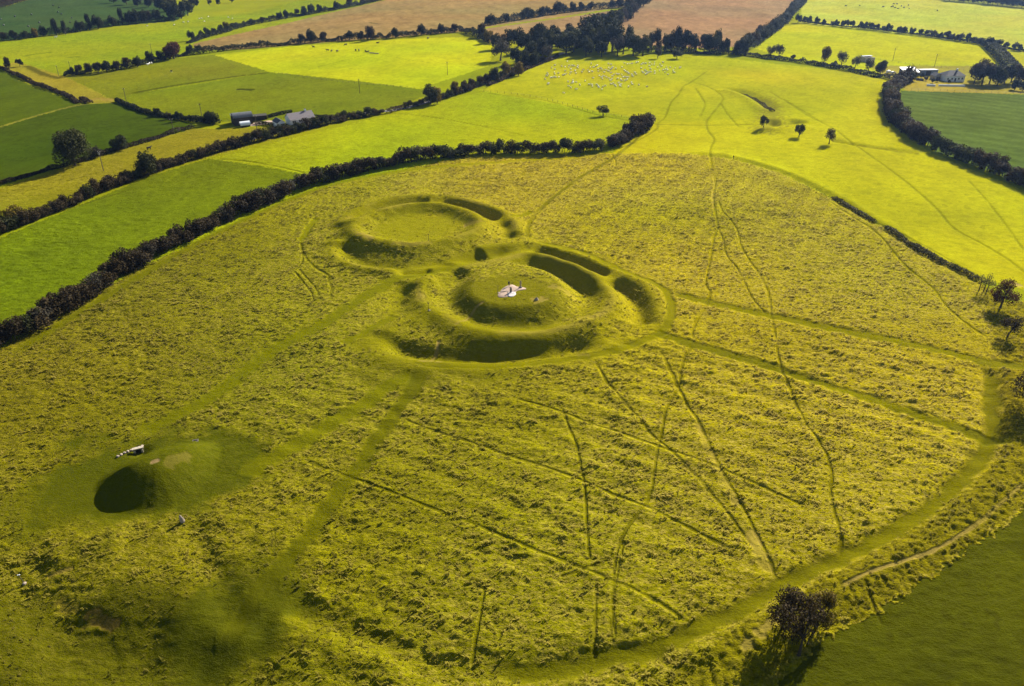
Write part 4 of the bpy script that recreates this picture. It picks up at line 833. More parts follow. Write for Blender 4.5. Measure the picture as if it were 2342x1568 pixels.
# ------------------------------------------------------------------ buildings
def box_vf(V, Fc, x0, x1, y0, y1, z0, z1):
    b = len(V); V += [(x0, y0, z0), (x1, y0, z0), (x1, y1, z0), (x0, y1, z0), (x0, y0, z1), (x1, y0, z1), (x1, y1, z1), (x0, y1, z1)]
    Fc += [tuple(b + i for i in f) for f in ((3, 2, 1, 0), (4, 5, 6, 7), (0, 1, 5, 4), (1, 2, 6, 5), (2, 3, 7, 6), (3, 0, 4, 7))]
def boxes(name, mat, parent, *bs):
    V, Fc = [], []
    for b in bs: box_vf(V, Fc, *b)
    return mesh_obj(name, V, Fc, mat, parent)
def gable_walls(name, mat, parent, L, D, hw, hr, ridge='x', y0=0.0):
    """walls of a house standing on z=0: front at y=0, back at y=D; gables at the ends"""
    V = [(0, 0, -.8), (L, 0, -.8), (L, D, -.8), (0, D, -.8), (0, 0, hw), (L, 0, hw), (L, D, hw), (0, D, hw)]
    if ridge == 'x':
        V += [(0, D / 2, hw + hr), (L, D / 2, hw + hr)]
        Fc = [(0, 1, 5, 4), (2, 3, 7, 6), (1, 2, 6, 9, 5), (3, 0, 4, 8, 7)]
    else:
        V += [(L / 2, 0, hw + hr), (L / 2, D, hw + hr)]
        Fc = [(0, 1, 5, 8, 4), (2, 3, 7, 9, 6), (1, 2, 6, 5), (3, 0, 4, 7)]
    return mesh_obj(name, V, Fc, mat, parent)
def gable_roof(name, mat, parent, L, D, hw, hr, ov=.3, th=.14, ridge='x'):
    V, Fc = [], []
    s = hr / ((D if ridge == 'x' else L) / 2)
    for sgn in (0, 1):
        if ridge == 'x':
            e = (-ov, ) ; ye = -ov if sgn == 0 else D + ov; yr = D / 2; ze = hw - ov * s; q = [(-ov, ye, ze), (L + ov, ye, ze), (L + ov, yr, hw + hr), (-ov, yr, hw + hr)]
        else:
            xe = -ov if sgn == 0 else L + ov; q = [(xe, -ov, hw - ov * s), (xe, D + ov, hw - ov * s), (L / 2, D + ov, hw + hr), (L / 2, -ov, hw + hr)]
        b = len(V); V += [(x, y, z + .02) for x, y, z in q] + [(x, y, z + .02 + th) for x, y, z in q]
        Fc += [tuple(b + i for i in f) for f in ((3, 2, 1, 0), (4, 5, 6, 7), (0, 1, 5, 4), (1, 2, 6, 5), (2, 3, 7, 6), (3, 0, 4, 7))]
    return mesh_obj(name, V, Fc, mat, parent)
def window(parent, x, z, w, h, y=0.0, name='window', side=-1):
    """window on the front wall (outward = -y)"""
    f = boxes(name, 'frame_white', parent, (x, x + w, y - .07, y - .003, z, z + .09), (x, x + w, y - .07, y - .003, z + h - .09, z + h), (x, x + .09, y - .07, y - .003, z + .09, z + h - .09), (x + w - .09, x + w, y - .07, y - .003, z + .09, z + h - .09), (x + w / 2 - .04, x + w / 2 + .04, y - .06, y - .003, z + .09, z + h - .09))
    boxes('pane', 'glass', f, (x + .09, x + w - .09, y - .03, y - .004, z + .09, z + h - .09))
    boxes('sill', 'frame_white', f, (x - .08, x + w + .08, y - .16, y - .003, z - .10, z - .003))
    return f
def door(parent, x, w, h, mat, y=0.0):
    d = boxes('door', mat, parent, (x, x + w, y - .05, y - .003, 0, h)); boxes('handle', 'metal_grey', d, (x + w - .16, x + w - .06, y - .10, y - .05, h * .47, h * .52))
    return d
def site(dx, dy, rz):
    p = pos(dx, dy); return empty('b', p, rz)
# white bungalow
FD = R(36)
hs = site(665.6, 286.2, FD); hs.name = 'bungalow'; tag(hs, 'white bungalow with long grey tiled roof and one chimney beside the roadside hedge', 'house')
L_, D_ = 13.2, 7.2
gable_walls('wall', 'white_wall', hs, L_, D_, 2.7, 2.4)
rf = gable_roof('roof', 'slate', hs, L_, D_, 2.7, 2.4)
boxes('chimney', 'white_wall', rf, (9.6, 10.4, D_ / 2 - .35, D_ / 2 + .35, 4.6, 6.2)); boxes('chimney_pot', 'slate', rf, (9.75, 10.0, D_ / 2 - .12, D_ / 2 + .12, 6.2, 6.6), (10.05, 10.3, D_ / 2 - .12, D_ / 2 + .12, 6.2, 6.6))
for x, w in ((1.0, 2.0), (4.4, 2.0), (10.0, 2.2)): window(hs, x, .9, w, 1.25)
door(hs, 7.6, .95, 2.05, 'frame_white'); boxes('plinth', 'concrete', hs, (-.02, L_ + .02, -.03, -.002, -.8, .3))
boxes('gutter', 'frame_white', hs, (-.3, L_ + .3, -.47, -.36, 2.42, 2.53)); boxes('bargeboard', 'frame_white', hs, (-.36, -.31, -.3, .0, 2.4, 2.62))
gp = pos(653.5, 289.0); gr = empty('garage', (gp.x - 4.2 * math.cos(FD), gp.y - 4.2 * math.sin(FD), gp.z), FD); tag(gr, 'small white gabled garage at the end of the bungalow', 'garage')
gable_walls('wall', 'white_wall', gr, 4.2, 6.6, 2.3, 1.3, 'y'); gable_roof('roof', 'dark_slate', gr, 4.2, 6.6, 2.3, 1.3, .2, .12, 'y')
boxes('garage_door', 'frame_white', gr, (.9, 3.3, -.05, -.003, 0, 2.0)); 
gy = empty('oil_tank', pos(689, 262), FD); tag(gy, 'dark tank standing behind the bungalow roof', 'tank'); V, Fc = tubes([([(0, 0, 1.2), (.15, 0, 1.2), (2.6, 0, 1.2), (2.75, 0, 1.2)], [.3, .8, .8, .3])], 12); mesh_obj('tank_body', V, Fc, 'cow_black', gy); boxes('stand', 'concrete', gy, (.4, .7, -.6, .6, -.3, .6), (2.0, 2.3, -.6, .6, -.3, .6))
# hay barn
def arch(name, mat, parent, L, D, hw, hr, th=.1, seg=10):
    V, Fc = [], []
    for i in range(seg + 1):
        a = math.pi * i / seg; y = D / 2 - math.cos(a) * (D / 2 + .15); z = hw + math.sin(a) * hr
        V += [(-.3, y, z), (L + .3, y, z), (-.3, y, z + th), (L + .3, y, z + th)]
    for i in range(seg):
        b = i * 4; Fc += [(b, b + 4, b + 5, b + 1), (b + 2, b + 3, b + 7, b + 6), (b, b + 2, b + 6, b + 4), (b + 1, b + 5, b + 7, b + 3)]
    Fc += [(0, 1, 3, 2), (seg * 4, seg * 4 + 2, seg * 4 + 3, seg * 4 + 1)]
    return mesh_obj(name, V, Fc, mat, parent)
def arch_end(name, mat, parent, x, D, hw, hr, seg=10):
    V = [(x, 0, -.6), (x, D, -.6)] + [(x, D / 2 + math.cos(math.pi * i / seg) * D / 2, hw + math.sin(math.pi * i / seg) * hr) for i in range(seg + 1)]
    return mesh_obj(name, V, [tuple(range(len(V)))], mat, parent)
bn = site(537, 288, R(25)); bn.name = 'hay_barn'; tag(bn, 'black hay barn with curved grey tin roof and flat lean to', 'barn')
arch('roof', 'barn_tin', bn, 9.5, 6.5, 4.0, 1.8); arch_end('gable_end', 'dark_timber', bn, 0, 6.5, 4.0, 1.8); arch_end('gable_end', 'dark_timber', bn, 9.5, 6.5, 4.0, 1.8)
for k in range(4): boxes('side_panel', 'dark_timber', bn, (k * 2.375 + .02, k * 2.375 + 2.35, .0, .12, -.6, 4.0)); boxes('side_panel', 'dark_timber', bn, (k * 2.375 + .02, k * 2.375 + 2.35, 6.38, 6.5, -.6, 4.0))
boxes('lean_to', 'dark_timber', bn, (-.2, 8.8, 6.55, 11.2, -.6, 3.7)); boxes('lean_to_roof', 'barn_tin', bn, (-.4, 9.0, 6.56, 11.4, 3.71, 3.85))
sh = site(574, 277, R(22)); sh.name = 'cattle_shed'; tag(sh, 'long low black shed between the hay barn and the bungalow', 'shed')
boxes('wall', 'dark_timber', sh, (0, 8.5, 0, 4.5, -.5, 2.3)); boxes('roof', 'dark_timber', sh, (-.2, 8.7, -.2, 4.7, 2.31, 2.45)); boxes('doorway', 'cow_black', sh, (3.5, 5.0, -.04, -.003, 0, 1.9))
pt = site(552, 291.5, R(28)); pt.name = 'polythene_shelter'; tag(pt, 'small white arched polythene shelter in front of the hay barn', 'shelter')
arch('cover', 'poly_sheet', pt, 4.6, 3.4, .9, 1.7, .06)
for k in range(4): V, Fc = tubes([([(k * 1.53, 1.7 - math.cos(math.pi * i / 8) * 1.72, .9 + math.sin(math.pi * i / 8) * 1.72) for i in range(9)], [.04] * 9)], 4); mesh_obj('hoop', V, Fc, 'metal_grey', pt)
boxes('base_board', 'dark_timber', pt, (0, 4.6, -.12, -.06, -.4, .9), (0, 4.6, 3.46, 3.52, -.4, .9))
# right hand farm
FR = R(4)
fh = site(2160.5, 186, FR); fh.name = 'farmhouse'; tag(fh, 'white farmhouse with dark hipped roof beside the russet shelter belt', 'house')
L_, D_ = 13.4, 8
boxes('wall', 'white_wall', fh, (0, L_, 0, D_, -.8, 3.6))
V = [(-.4, -.4, 3.6), (L_ + .4, -.4, 3.6), (L_ + .4, D_ + .4, 3.6), (-.4, D_ + .4, 3.6), (4, D_ / 2, 6.4), (L_ - 4, D_ / 2, 6.4)]
rf = mesh_obj('roof', V, [(0, 1, 5, 4), (1, 2, 5), (2, 3, 4, 5), (3, 0, 4), (3, 2, 1, 0)], 'dark_slate', fh)
boxes('chimney', 'white_wall', rf, (8.8, 9.6, 3.7, 4.4, 6.0, 7.4))
for x in (1.2, 4.0, 8.6, 11.0): window(fh, x, 1.0, 1.3, 1.4)
door(fh, 6.5, 1.0, 2.1, 'dark_timber')
gg = site(2136, 182.5, FR); gg.name = 'garage'; tag(gg, 'small grey gabled outhouse beside the hip roofed farmhouse', 'garage')
gable_walls('wall', 'stone', gg, 5.4, 5.5, 2.4, 1.7, 'y'); gable_roof('roof', 'dark_slate', gg, 5.4, 5.5, 2.4, 1.7, .2, .12, 'y'); boxes('garage_door', 'dark_timber', gg, (1.4, 4.0, -.05, -.003, 0, 2.1))
def monoshed(dx, dy, L, D, h0, h1, mat, roofmat, name, label, bays):
    s = site(dx, dy, FR); s.name = name; tag(s, label, 'shed')
    V = [(0, 0, -.5), (L, 0, -.5), (L, D, -.5), (0, D, -.5), (0, 0, h0), (L, 0, h0), (L, D, h1), (0, D, h1)]
    mesh_obj('wall', V, [(1, 2, 6, 5), (2, 3, 7, 6), (3, 0, 4, 7), (0, 1, 5, 4)], mat, s)
    for k in range(bays):
        a, b = L * k / bays, L * (k + 1) / bays - .03
        V = [(a - (.3 if k == 0 else 0), -.3, h0 - .02), (b + (.3 if k == bays - 1 else 0), -.3, h0 - .02), (b + (.3 if k == bays - 1 else 0), D + .3, h1 + .05), (a - (.3 if k == 0 else 0), D + .3, h1 + .05)]
        V = V + [(x, y, z + .1) for x, y, z in V]
        mesh_obj('roof_sheet', V, [(3, 2, 1, 0), (4, 5, 6, 7), (0, 1, 5, 4), (1, 2, 6, 5), (2, 3, 7, 6), (3, 0, 4, 7)], roofmat, s)
    boxes('doorway', 'cow_black', s, (L * .3, L * .6, -.05, -.004, 0, h0 * .8))
monoshed(2068, 174, 10, 8, 2.6, 4.4, 'dark_timber', 'blue_tin', 'farm_shed', 'shed with a pale blue grey sloping tin roof at the head of the bent hedge', 5)
monoshed(2105, 172, 12, 6, 3.6, 3.0, 'blue_tin', 'barn_tin', 'farm_shed', 'long blue tin sided shed between the sloping roofed shed and the farmhouse', 6)
rb = site(1978, 142, R(12)); rb.name = 'ruined_barn'; tag(rb, 'roofless grey stone barn with a sagging sheet on top', 'barn')
boxes('wall', 'stone', rb, (0, 8, 0, .5, -.6, 3.2), (0, 8, 5.5, 6, -.6, 3.6), (0, .5, .5, 5.5, -.6, 3.4), (7.5, 8, .5, 5.5, -.6, 3.0))
boxes('roof_sheet', 'blue_tin', rb, (-.3, 8.3, 3.6, 6.2, 3.62, 3.74)); boxes('beam', 'dark_timber', rb, (2.4, 2.7, .5, 5.5, 3.0, 3.25), (5.2, 5.5, .5, 5.5, 3.0, 3.25))
def wall_line(pts, h, w, mat, label, name='garden_wall', cap=None):
    L = line(pts, step=4); o = empty(name, (L[0][0], L[0][1], zat(*L[0]))); z0 = zat(*L[0]); tag(o, label, 'wall')
    for k in range(len(L) - 1):
        a, b = L[k] - L[0], L[k + 1] - L[0]; d = b - a; n = np.array([-d[1], d[0]]) / (np.linalg.norm(d) + 1e-9) * w / 2; za, zb = zat(*L[k]) - z0, zat(*L[k + 1]) - z0
        V = [(*(a - n), za - .4), (*(b - n), zb - .4), (*(b + n), zb - .4), (*(a + n), za - .4), (*(a - n), za + h), (*(b - n), zb + h), (*(b + n), zb + h), (*(a + n), za + h)]
        mesh_obj('wall_panel', V, [(3, 2, 1, 0), (4, 5, 6, 7), (0, 1, 5, 4), (1, 2, 6, 5), (2, 3, 7, 6), (3, 0, 4, 7)], mat, o)
    return o
wall_line([(2119,196),(2139,197)], 1.2, .4, 'white_wall', 'short white wall at the entrance of the farm')
wall_line([(2146,196.5),(2175,197),(2206,197.5)], 1.1, .35, 'white_wall', 'long low white topped wall before the farmhouse garden')
wall_line([(2095,183),(2112,184.5)], 1.3, .4, 'dark_stone', 'dark stone yard wall by the sheds')
# flat ground pieces: gravel yard, lane
def patch(name, pts, mat, lift=.05, full=False):
    P = line(pts, closed=True, step=.8, full=full)
    wob = 1 + .10 * vn(np.arange(len(P)) / 2.3, np.zeros(len(P)), 5); ctr = P.mean(0); P = ctr + (P - ctr) * wob[:, None]
    V = [(p[0], p[1], zat(*p) - .02) for p in P]; rings = [V]
    for f in (.97, .66, .33): rings.append([(ctr[0] + (p[0] - ctr[0]) * f, ctr[1] + (p[1] - ctr[1]) * f, 0) for p in P])
    for k, rg in enumerate(rings[1:]): rings[k + 1] = [(x, y, zat(x, y) + lift) for x, y, _ in rg]
    n = len(P); VV = [v for rg in rings for v in rg] + [(ctr[0], ctr[1], zat(*ctr) + lift)]
    Fc = []
    for k in range(3):
        for i in range(n): Fc.append((k * n + i, k * n + (i + 1) % n, (k + 1) * n + (i + 1) % n, (k + 1) * n + i))
    for i in range(n): Fc.append((3 * n + i, 3 * n + (i + 1) % n, len(VV) - 1))
    o = mesh_obj(name, VV, Fc, mat, None, True); o['kind'] = 'structure'; return o
def strip(name, pts, w, mat, lift=.10):
    L = line(pts, step=2); t = np.gradient(L, axis=0); t /= np.linalg.norm(t, axis=1)[:, None]; n = np.column_stack([-t[:, 1], t[:, 0]]) * w / 2
    V = []
    for p, q in zip(L, n):
        for f in (-1, -.33, .33, 1): V.append((*(p + q * f), zat(*(p + q * f)) + lift))
    Fc = [(k * 4 + j, k * 4 + j + 1, k * 4 + j + 5, k * 4 + j + 4) for k in range(len(L) - 1) for j in range(3)]
    o = mesh_obj(name, V, Fc, mat, None, True); o['kind'] = 'structure'; return o
patch('gravel_yard', [(672,286),(700,280),(716,276),(738,272),(742,276),(720,284),(690,291)], 'gravel')
patch('farm_yard', [(560,283),(585,279),(620,275),(626,280),(600,285),(575,288)], 'gravel')
strip('lane', [(560,322),(680,290),(780,268),(860,256),(905,251),(960,238),(1030,216),(1095,194),(1160,166),(1220,143),(1262,130),(1290,120)], 4.0, 'asphalt')
patch('gravel_patch', [(1141,669),(1155,655),(1172,650),(1182,655),(1197,657),(1202,661),(1183,665),(1176,672),(1160,678),(1143,679)], 'gravel', .09, True)
patch('chippings_ring', [(1160,674),(1165,668),(1176,667),(1181,672),(1174,678),(1164,679)], 'chippings', .13, True)

# ------------------------------------------------------------------ stones, posts, poles, fences
def rock(name, mat, parent, pts, rad, seed, sides=9, flat=.6):
    V, Fc = tubes([(pts, rad)], sides); r = np.random.default_rng(seed)
    V = [np.array(v) * np.array([1, flat, 1]) + r.normal(0, .03 * max(rad), 3) for v in V]
    return mesh_obj(name, V, Fc, mat, parent)
p = pos(1168.5, 668.5); o = empty('standing_stone', p, .5); rock('pillar', 'dark_stone', o, [(0, 0, -.4), (0, 0, .3), (0, 0, 1.1), (0, .02, 1.55), (0, .02, 1.72)], [.30, .33, .30, .20, .05], 1, 10, .85)
kerb = []
for k in range(14):
    a = 2 * math.pi * k / 14; s_ = rock('kerb_stone', 'pale_stone', o, [(math.cos(a) * .95, math.sin(a) * .95, -.2), (math.cos(a) * .95, math.sin(a) * .95, .08), (math.cos(a) * .95, math.sin(a) * .95, .16)], [.20, .21, .10], 20 + k, 6, 1.0)
tag(o, 'dark rounded standing stone in a ring of pale chippings on the hilltop mound', 'standing stone')
p = pos(1190.5, 657.5); o = empty('memorial_slab', p, .35); rock('slab', 'pale_stone', o, [(0, 0, -.3), (0, 0, .5), (0, 0, 1.5), (0, 0, 2.0), (0, 0, 2.15)], [.26, .25, .22, .24, .10], 2, 8, .45); rock('plinth', 'dark_stone', o, [(0, 0, -.3), (0, 0, .2), (0, 0, .34)], [.55, .52, .35], 3, 8, .9)
tag(o, 'tall pale memorial slab on a dark base beside the gravel patch', 'memorial')
p = pos(1227, 685.5); o = rock('boulder', 'pale_stone', None, [(0, 0, -.3), (0, 0, .2), (.05, 0, .55), (.1, 0, .85)], [.62, .6, .38, .08], 4, 8, .75); o.location = p; tag(o, 'pale pointed boulder alone on the hilltop mound', 'boulder')
p = pos(418, 1193); o = rock('standing_stone', 'pale_stone', None, [(0, 0, -.3), (0, 0, .2), (-.1, 0, .8), (-.22, .05, 1.25), (-.30, .05, 1.4)], [.40, .44, .34, .22, .06], 5, 8, .7); o.location = p; o.scale = (1.15, 1.15, 1.15); tag(o, 'short pale leaning stone in the grass below the small grassy mound', 'standing stone')
def post(dx, dy, h, head, label, lean=0, foot=True):
    o = empty('marker_post', pos(dx, dy), .3); o.rotation_euler = (0, lean, .3)
    V, Fc = tubes([([(0, 0, -.3), (0, 0, h)], [.06, .05])], 6); mesh_obj('shaft', V, Fc, 'pole_wood', o)
    if head: boxes('plate', head, o, (-.22, .22, -.06, .06, h, h + .16))
    if foot: rock('foot_stone', 'pale_stone', o, [(.1, -.15, -.2), (.1, -.15, .1), (.1, -.15, .2)], [.36, .36, .2], 9, 7, .9)
    return tag(o, label, 'post')
post(980.5, 554, 2.2, 'pole_wood', 'dark wooden post with a flat head in the middle of the ringed enclosure')
post(980.5, 709, 2.1, 'pole_wood', 'dark wooden post with a flat head on the bank below the standing stone')
post(1139, 669, 2.1, None, 'thin dark post at the edge of the gravel patch')
post(1524, 703, 1.4, None, 'short dark stump post in rough grass outside the right hand ditch', .1, False)
post(55, 1333, 2.0, 'frame_white', 'leaning marker post with a white top and a pale foot stone in the hollow', -.15)
# passage in the small mound: pale stone kerb and lintelled dark doorway
e = pos(318, 1036); o = empty('passage_entrance', e, R(25)); tag(o, 'low dark stone framed doorway cut into the side of the small grassy mound', 'doorway')
rock('jamb', 'stone', o, [(-.75, 0, -.5), (-.75, 0, .6), (-.75, 0, 1.1)], [.24, .24, .16], 31, 7); rock('jamb', 'stone', o, [(.75, 0, -.5), (.75, 0, .6), (.75, 0, 1.1)], [.24, .24, .16], 32, 7)
boxes('lintel', 'stone', o, (-1.1, 1.1, -.25, .5, 1.12, 1.36)); boxes('gate', 'cow_black', o, (-.6, .6, .1, .2, -.3, 1.1))
kl = line([(270,1044),(285,1036),(300,1030),(312,1025),(325,1020)], step=.62, full=True); o = empty('kerb_wall', (kl[0][0], kl[0][1], zat(*kl[0]))); tag(o, 'line of pale kerb stones leading to the doorway of the small mound', 'stones')
KM = [rock('stone_shape', 'pale_stone', None, [(0, 0, -.25), (0, 0, .1), (0, 0, .26)], [.34, .36, .22], 50 + k, 7, .8) for k in range(4)]
for k in KM: col.objects.unlink(k)
for k, q in enumerate(kl):
    c = link('stone', KM[k % 4].data, o, (q[0] - kl[0][0], q[1] - kl[0][1], zat(*q) - zat(*kl[0]) + .05)); c.rotation_euler = (0, 0, k * 1.7)
hv = empty('vent_cover', pos(447, 1008), .3); tag(hv, 'small dark vent cover on the crown of the grassy mound', 'vent'); boxes('frame', 'dark_stone', hv, (-.6, .6, -.45, -.3, -.2, .12), (-.6, .6, .3, .45, -.2, .12), (-.6, -.45, -.3, .3, -.2, .12), (.45, .6, -.3, .3, -.2, .12)); boxes('grille', 'cow_black', hv, (-.45, .45, -.3, .3, -.2, .06))
def upole(dx, dy, h, label, transformer=False):
    o = empty('utility_pole', pos(dx, dy), random.uniform(-.4, .4)); V, Fc = tubes([([(0, 0, -.6), (0, 0, h * .5), (0, 0, h)], [.17, .15, .11])], 7); mesh_obj('pole', V, Fc, 'pole_wood', o)
    boxes('crossarm', 'pole_wood', o, (-.8, .8, -.06, .06, h - .75, h - .6))
    for x in (-.7, 0, .7): boxes('insulator', 'frame_white', o, (x - .05, x + .05, -.05, .05, h - .6, h - .42))
    if transformer: boxes('transformer', 'metal_grey', o, (-.35, .35, -.45, -.12, h - 1.8, h - .9))
    tag(o, label, 'pole')
for dx, dy, h, lab, tr in [(348,123,8.5,'thin utility pole in the bright strip above the copper beech',0),(289,231,8,'utility pole by the bare corner of the track',0),(462,267,7.5,'utility pole in the field behind the low hedge to the barn',0),(398,306,8,'utility pole on the low hedge by the ochre strip',0),(237,390,9,'utility pole with a grey transformer near the massive oak',1),(135,174,8,'utility pole at the end of the bush row on the track',0),(162,161,7,'thin utility pole behind the bush row',0),(823,213,8.5,'utility pole standing in the field behind the bungalow',0),(1023.5,171,8.5,'utility pole in the middle of the brightest field',0),(588.5,299,8,'utility pole beside the polythene shelter',0),(644,38,9,'far utility pole against the hedge above the stubble',0),(2042,138,9,'dark utility pole on the pasture beside the ruined barn',0),(2137,152,9,'leaning utility pole behind the farm sheds',0),(2296,132,8,'thin utility pole beyond the broad trimmed hedge',0)]:
    upole(dx, dy, h, lab, tr)
PV, PF = tubes([([(0, 0, -.4), (0, 0, 1.25)], [.08, .07])], 6); PM = bpy.data.meshes.new('post'); PM.from_pydata([tuple(v) for v in PV], [], PF); PM.materials.append(MAT['pole_wood'])
def fence(pts, step, label):
    L = line(pts); S, s = along(L, step); o = empty('wire_fence', (S[0][0], S[0][1], zat(*S[0]))); z0 = zat(*S[0]); tag(o, label, 'fence')
    Z = [zat(*q) - z0 for q in S]
    for q, z in zip(S, Z): link('post', PM, o, (q[0] - S[0][0], q[1] - S[0][1], z))
    for hgt in (.45, .85, 1.15):
        V, Fc = tubes([([(q[0] - S[0][0], q[1] - S[0][1], z + hgt) for q, z in zip(S, Z)], [.012] * len(S))], 3); mesh_obj('wire', V, Fc, 'metal_grey', o)
fence([(1100,209),(1170,215),(1240,226),(1300,241),(1360,258),(1420,267),(1485,277)], 4.5, 'wire fence with wooden posts along the lower edge of the sheep field')
fence([(625,166),(700,178),(780,188),(860,195),(960,203),(1015,210)], 5, 'wire fence with posts along the lower edge of the brightest field')
fence([(2078,206),(2160,208),(2260,212),(2342,215),(2420,218)], 4.5, 'wire fence between the smooth green field and the farm strip')
fence([(2008,136),(2050,143),(2110,150),(2160,156),(2205,161)], 5, 'wire fence behind the farm sheds and the ruined barn')
gt = empty('field_gate', pos(1488, 285), .9); tag(gt, 'small wooden field gate at the end of the hilltop hedge', 'gate')
for z in (.3, .6, .9, 1.2): boxes('bar', 'pole_wood', gt, (-1.4, 1.4, -.03, .03, z - .05, z + .05))
for x in (-1.5, 1.5): boxes('gate_post', 'pole_wood', gt, (x - .1, x + .1, -.1, .1, -.4, 1.5))

# ------------------------------------------------------------------ animals
def quad_mesh(name, segs, mats, mi, sides=7):
    V, Fc, M = [], [], []
    for (pts, rad, sq), k in zip(segs, mi):
        v, f = tubes([(pts, rad)], sides); b = len(V); c = np.array(pts[0])
        V += [tuple(q) for q in v]; Fc += [tuple(b + i for i in g) for g in f]; M += [k] * len(f)
    me = bpy.data.meshes.new(name); me.from_pydata(V, [], Fc)
    for m in mats: me.materials.append(MAT[m])
    me.polygons.foreach_set('material_index', np.array(M, np.int32)); me.polygons.foreach_set('use_smooth', np.ones(len(Fc), bool)); me.update(); return me
def sheep_mesh(pose):
    z = .62 if pose != 'lying' else .30
    body = ([(-.58, 0, z), (-.5, 0, z + .02), (-.25, 0, z + .03), (.05, 0, z + .02), (.35, 0, z), (.52, 0, z + .03), (.6, 0, z + .05)], [.08, .25, .32, .33, .31, .22, .08], 1)
    hz = {'standing': .98, 'grazing': .22, 'lying': .62}[pose]; hx = .78 if pose != 'grazing' else .80
    neck = ([(.42, 0, z + .06), (.62, 0, (z + hz) / 2 + .08), (hx, 0, hz)], [.2, .14, .1], 1)
    head = ([(hx - .05, 0, hz + .02), (hx + .06, 0, hz), (hx + .2, 0, hz - .07), (hx + .26, 0, hz - .1)], [.09, .11, .075, .03], 1)
    ears = [([(hx, s * .08, hz + .06), (hx - .02, s * .2, hz + .05)], [.035, .015], 1) for s in (1, -1)]
    tail = ([(-.56, 0, z + .1), (-.66, 0, z - .12)], [.06, .03], 1)
    if pose == 'lying': legs = [([(x, s * .24, .12), (x + .25, s * .26, .06)], [.07, .04], 1) for x in (-.4, .25) for s in (1, -1)]
    else: legs = [([(x, s * .17, z - .08), (x + (.03 if x < 0 else .0), s * .17, .32), (x + (-.02 if x < 0 else .01), s * .17, -.05)], [.1, .055, .04], 1) for x in (-.36, .36) for s in (1, -1)]
    segs = [body, neck, head, tail] + ears + legs
    return quad_mesh('sheep', segs, ['fleece', 'sheep_face'], [0, 0, 1, 0, 1, 1] + [1] * 4, 8)
SHEEP = [sheep_mesh(q) for q in ('grazing', 'grazing', 'standing', 'lying')]
SP = """75 124 82 137 68 147 55 175 86 209 82 221 112 78 139 55 139 87 135 118 140 133 105 163 116 163 135 158 150 161 172 124 175 160 199 63 228 67 212 137 226 137 241 124 231 105 248 20 259 72 268 55 278 91 290 60 310 62 342 61 343 81 336 73 316 105 325 125 270 130 281 118 385 92 377 115 404 190 358 226 326 203 297 190 299 200 292 212 257 195 261 238 279 250 329 265 219 298 428 98 437 115 448 75 457 43 466 113 476 73 499 62 509 58 515 86 519 104 537 77 526 148 547 161 554 174 563 150 474 163 437 224 462 226 467 241 504 226 518 236 523 250 560 243 549 266 580 235 549 93 570 118 580 97 606 45 629 51 607 79 625 86 643 73 636 83 601 104 610 102 628 118 655 133 671 85 641 152 589 161 609 170 637 171 623 188 632 220 648 212 627 220 662 224 669 238 680 133 694 135 684 172 690 170 694 205 722 138 713 173 721 186 706 221 716 223 709 239 703 228 734 156 750 153 752 191 765 160 769 181 779 160 780 243 743 97 753 109 770 117 785 130 780 122 724 72 746 38 770 42 792 38 812 38 848 33 864 28 836 121 848 134 811 139 815 151 806 202 812 222 870 226 941 238 893 46 908 38 930 41 962 62 963 31 982 46 1004 51 1008 27 1055 48 1080 27 1069 63 890 80 899 110 911 117 925 97 938 105 928 134 941 130 950 118 960 116 975 113 972 90 1008 110 1007 126 1033 73 1050 102 1083 97 1100 93 1111 70 1115 85 1119 99 1145 71 1097 114 1123 132 1168 103 1177 120 1188 78 1226 78 1233 73"""
SP = np.array([float(v) for v in SP.split()]).reshape(-1, 2)
rs = random.Random(5)
def animal(name, me, dx, dy, label, cat, group, s=1.0):
    o = link(name, me, None, pos(dx, dy)); o.rotation_euler = (0, 0, rs.uniform(0, 6.28)); o.scale = (s, s, s); return tag(o, label, cat, group)
for zx, zy in SP:
    animal('sheep', rs.choice(SHEEP), (2100 + zx / 2.23) / 1.7046, (230 + zy / 2.23) / 1.7046 + .8, 'white sheep scattered over the broad pasture below the farm wood', 'sheep', 'flock in the broad sheep field', rs.uniform(1.0, 1.2))
for zx, zy in [(1820,172),(1840,168),(1865,197),(1900,150),(2083,160),(2120,170),(1675,205),(1718,200),(1590,228),(1345,235)]:
    animal('sheep', rs.choice(SHEEP), zx * .2507, zy * .2507 + .5, 'white sheep on the bright strip beside the grove above the copper beech', 'sheep', 'sheep on the strip above the copper beech', 1.4)
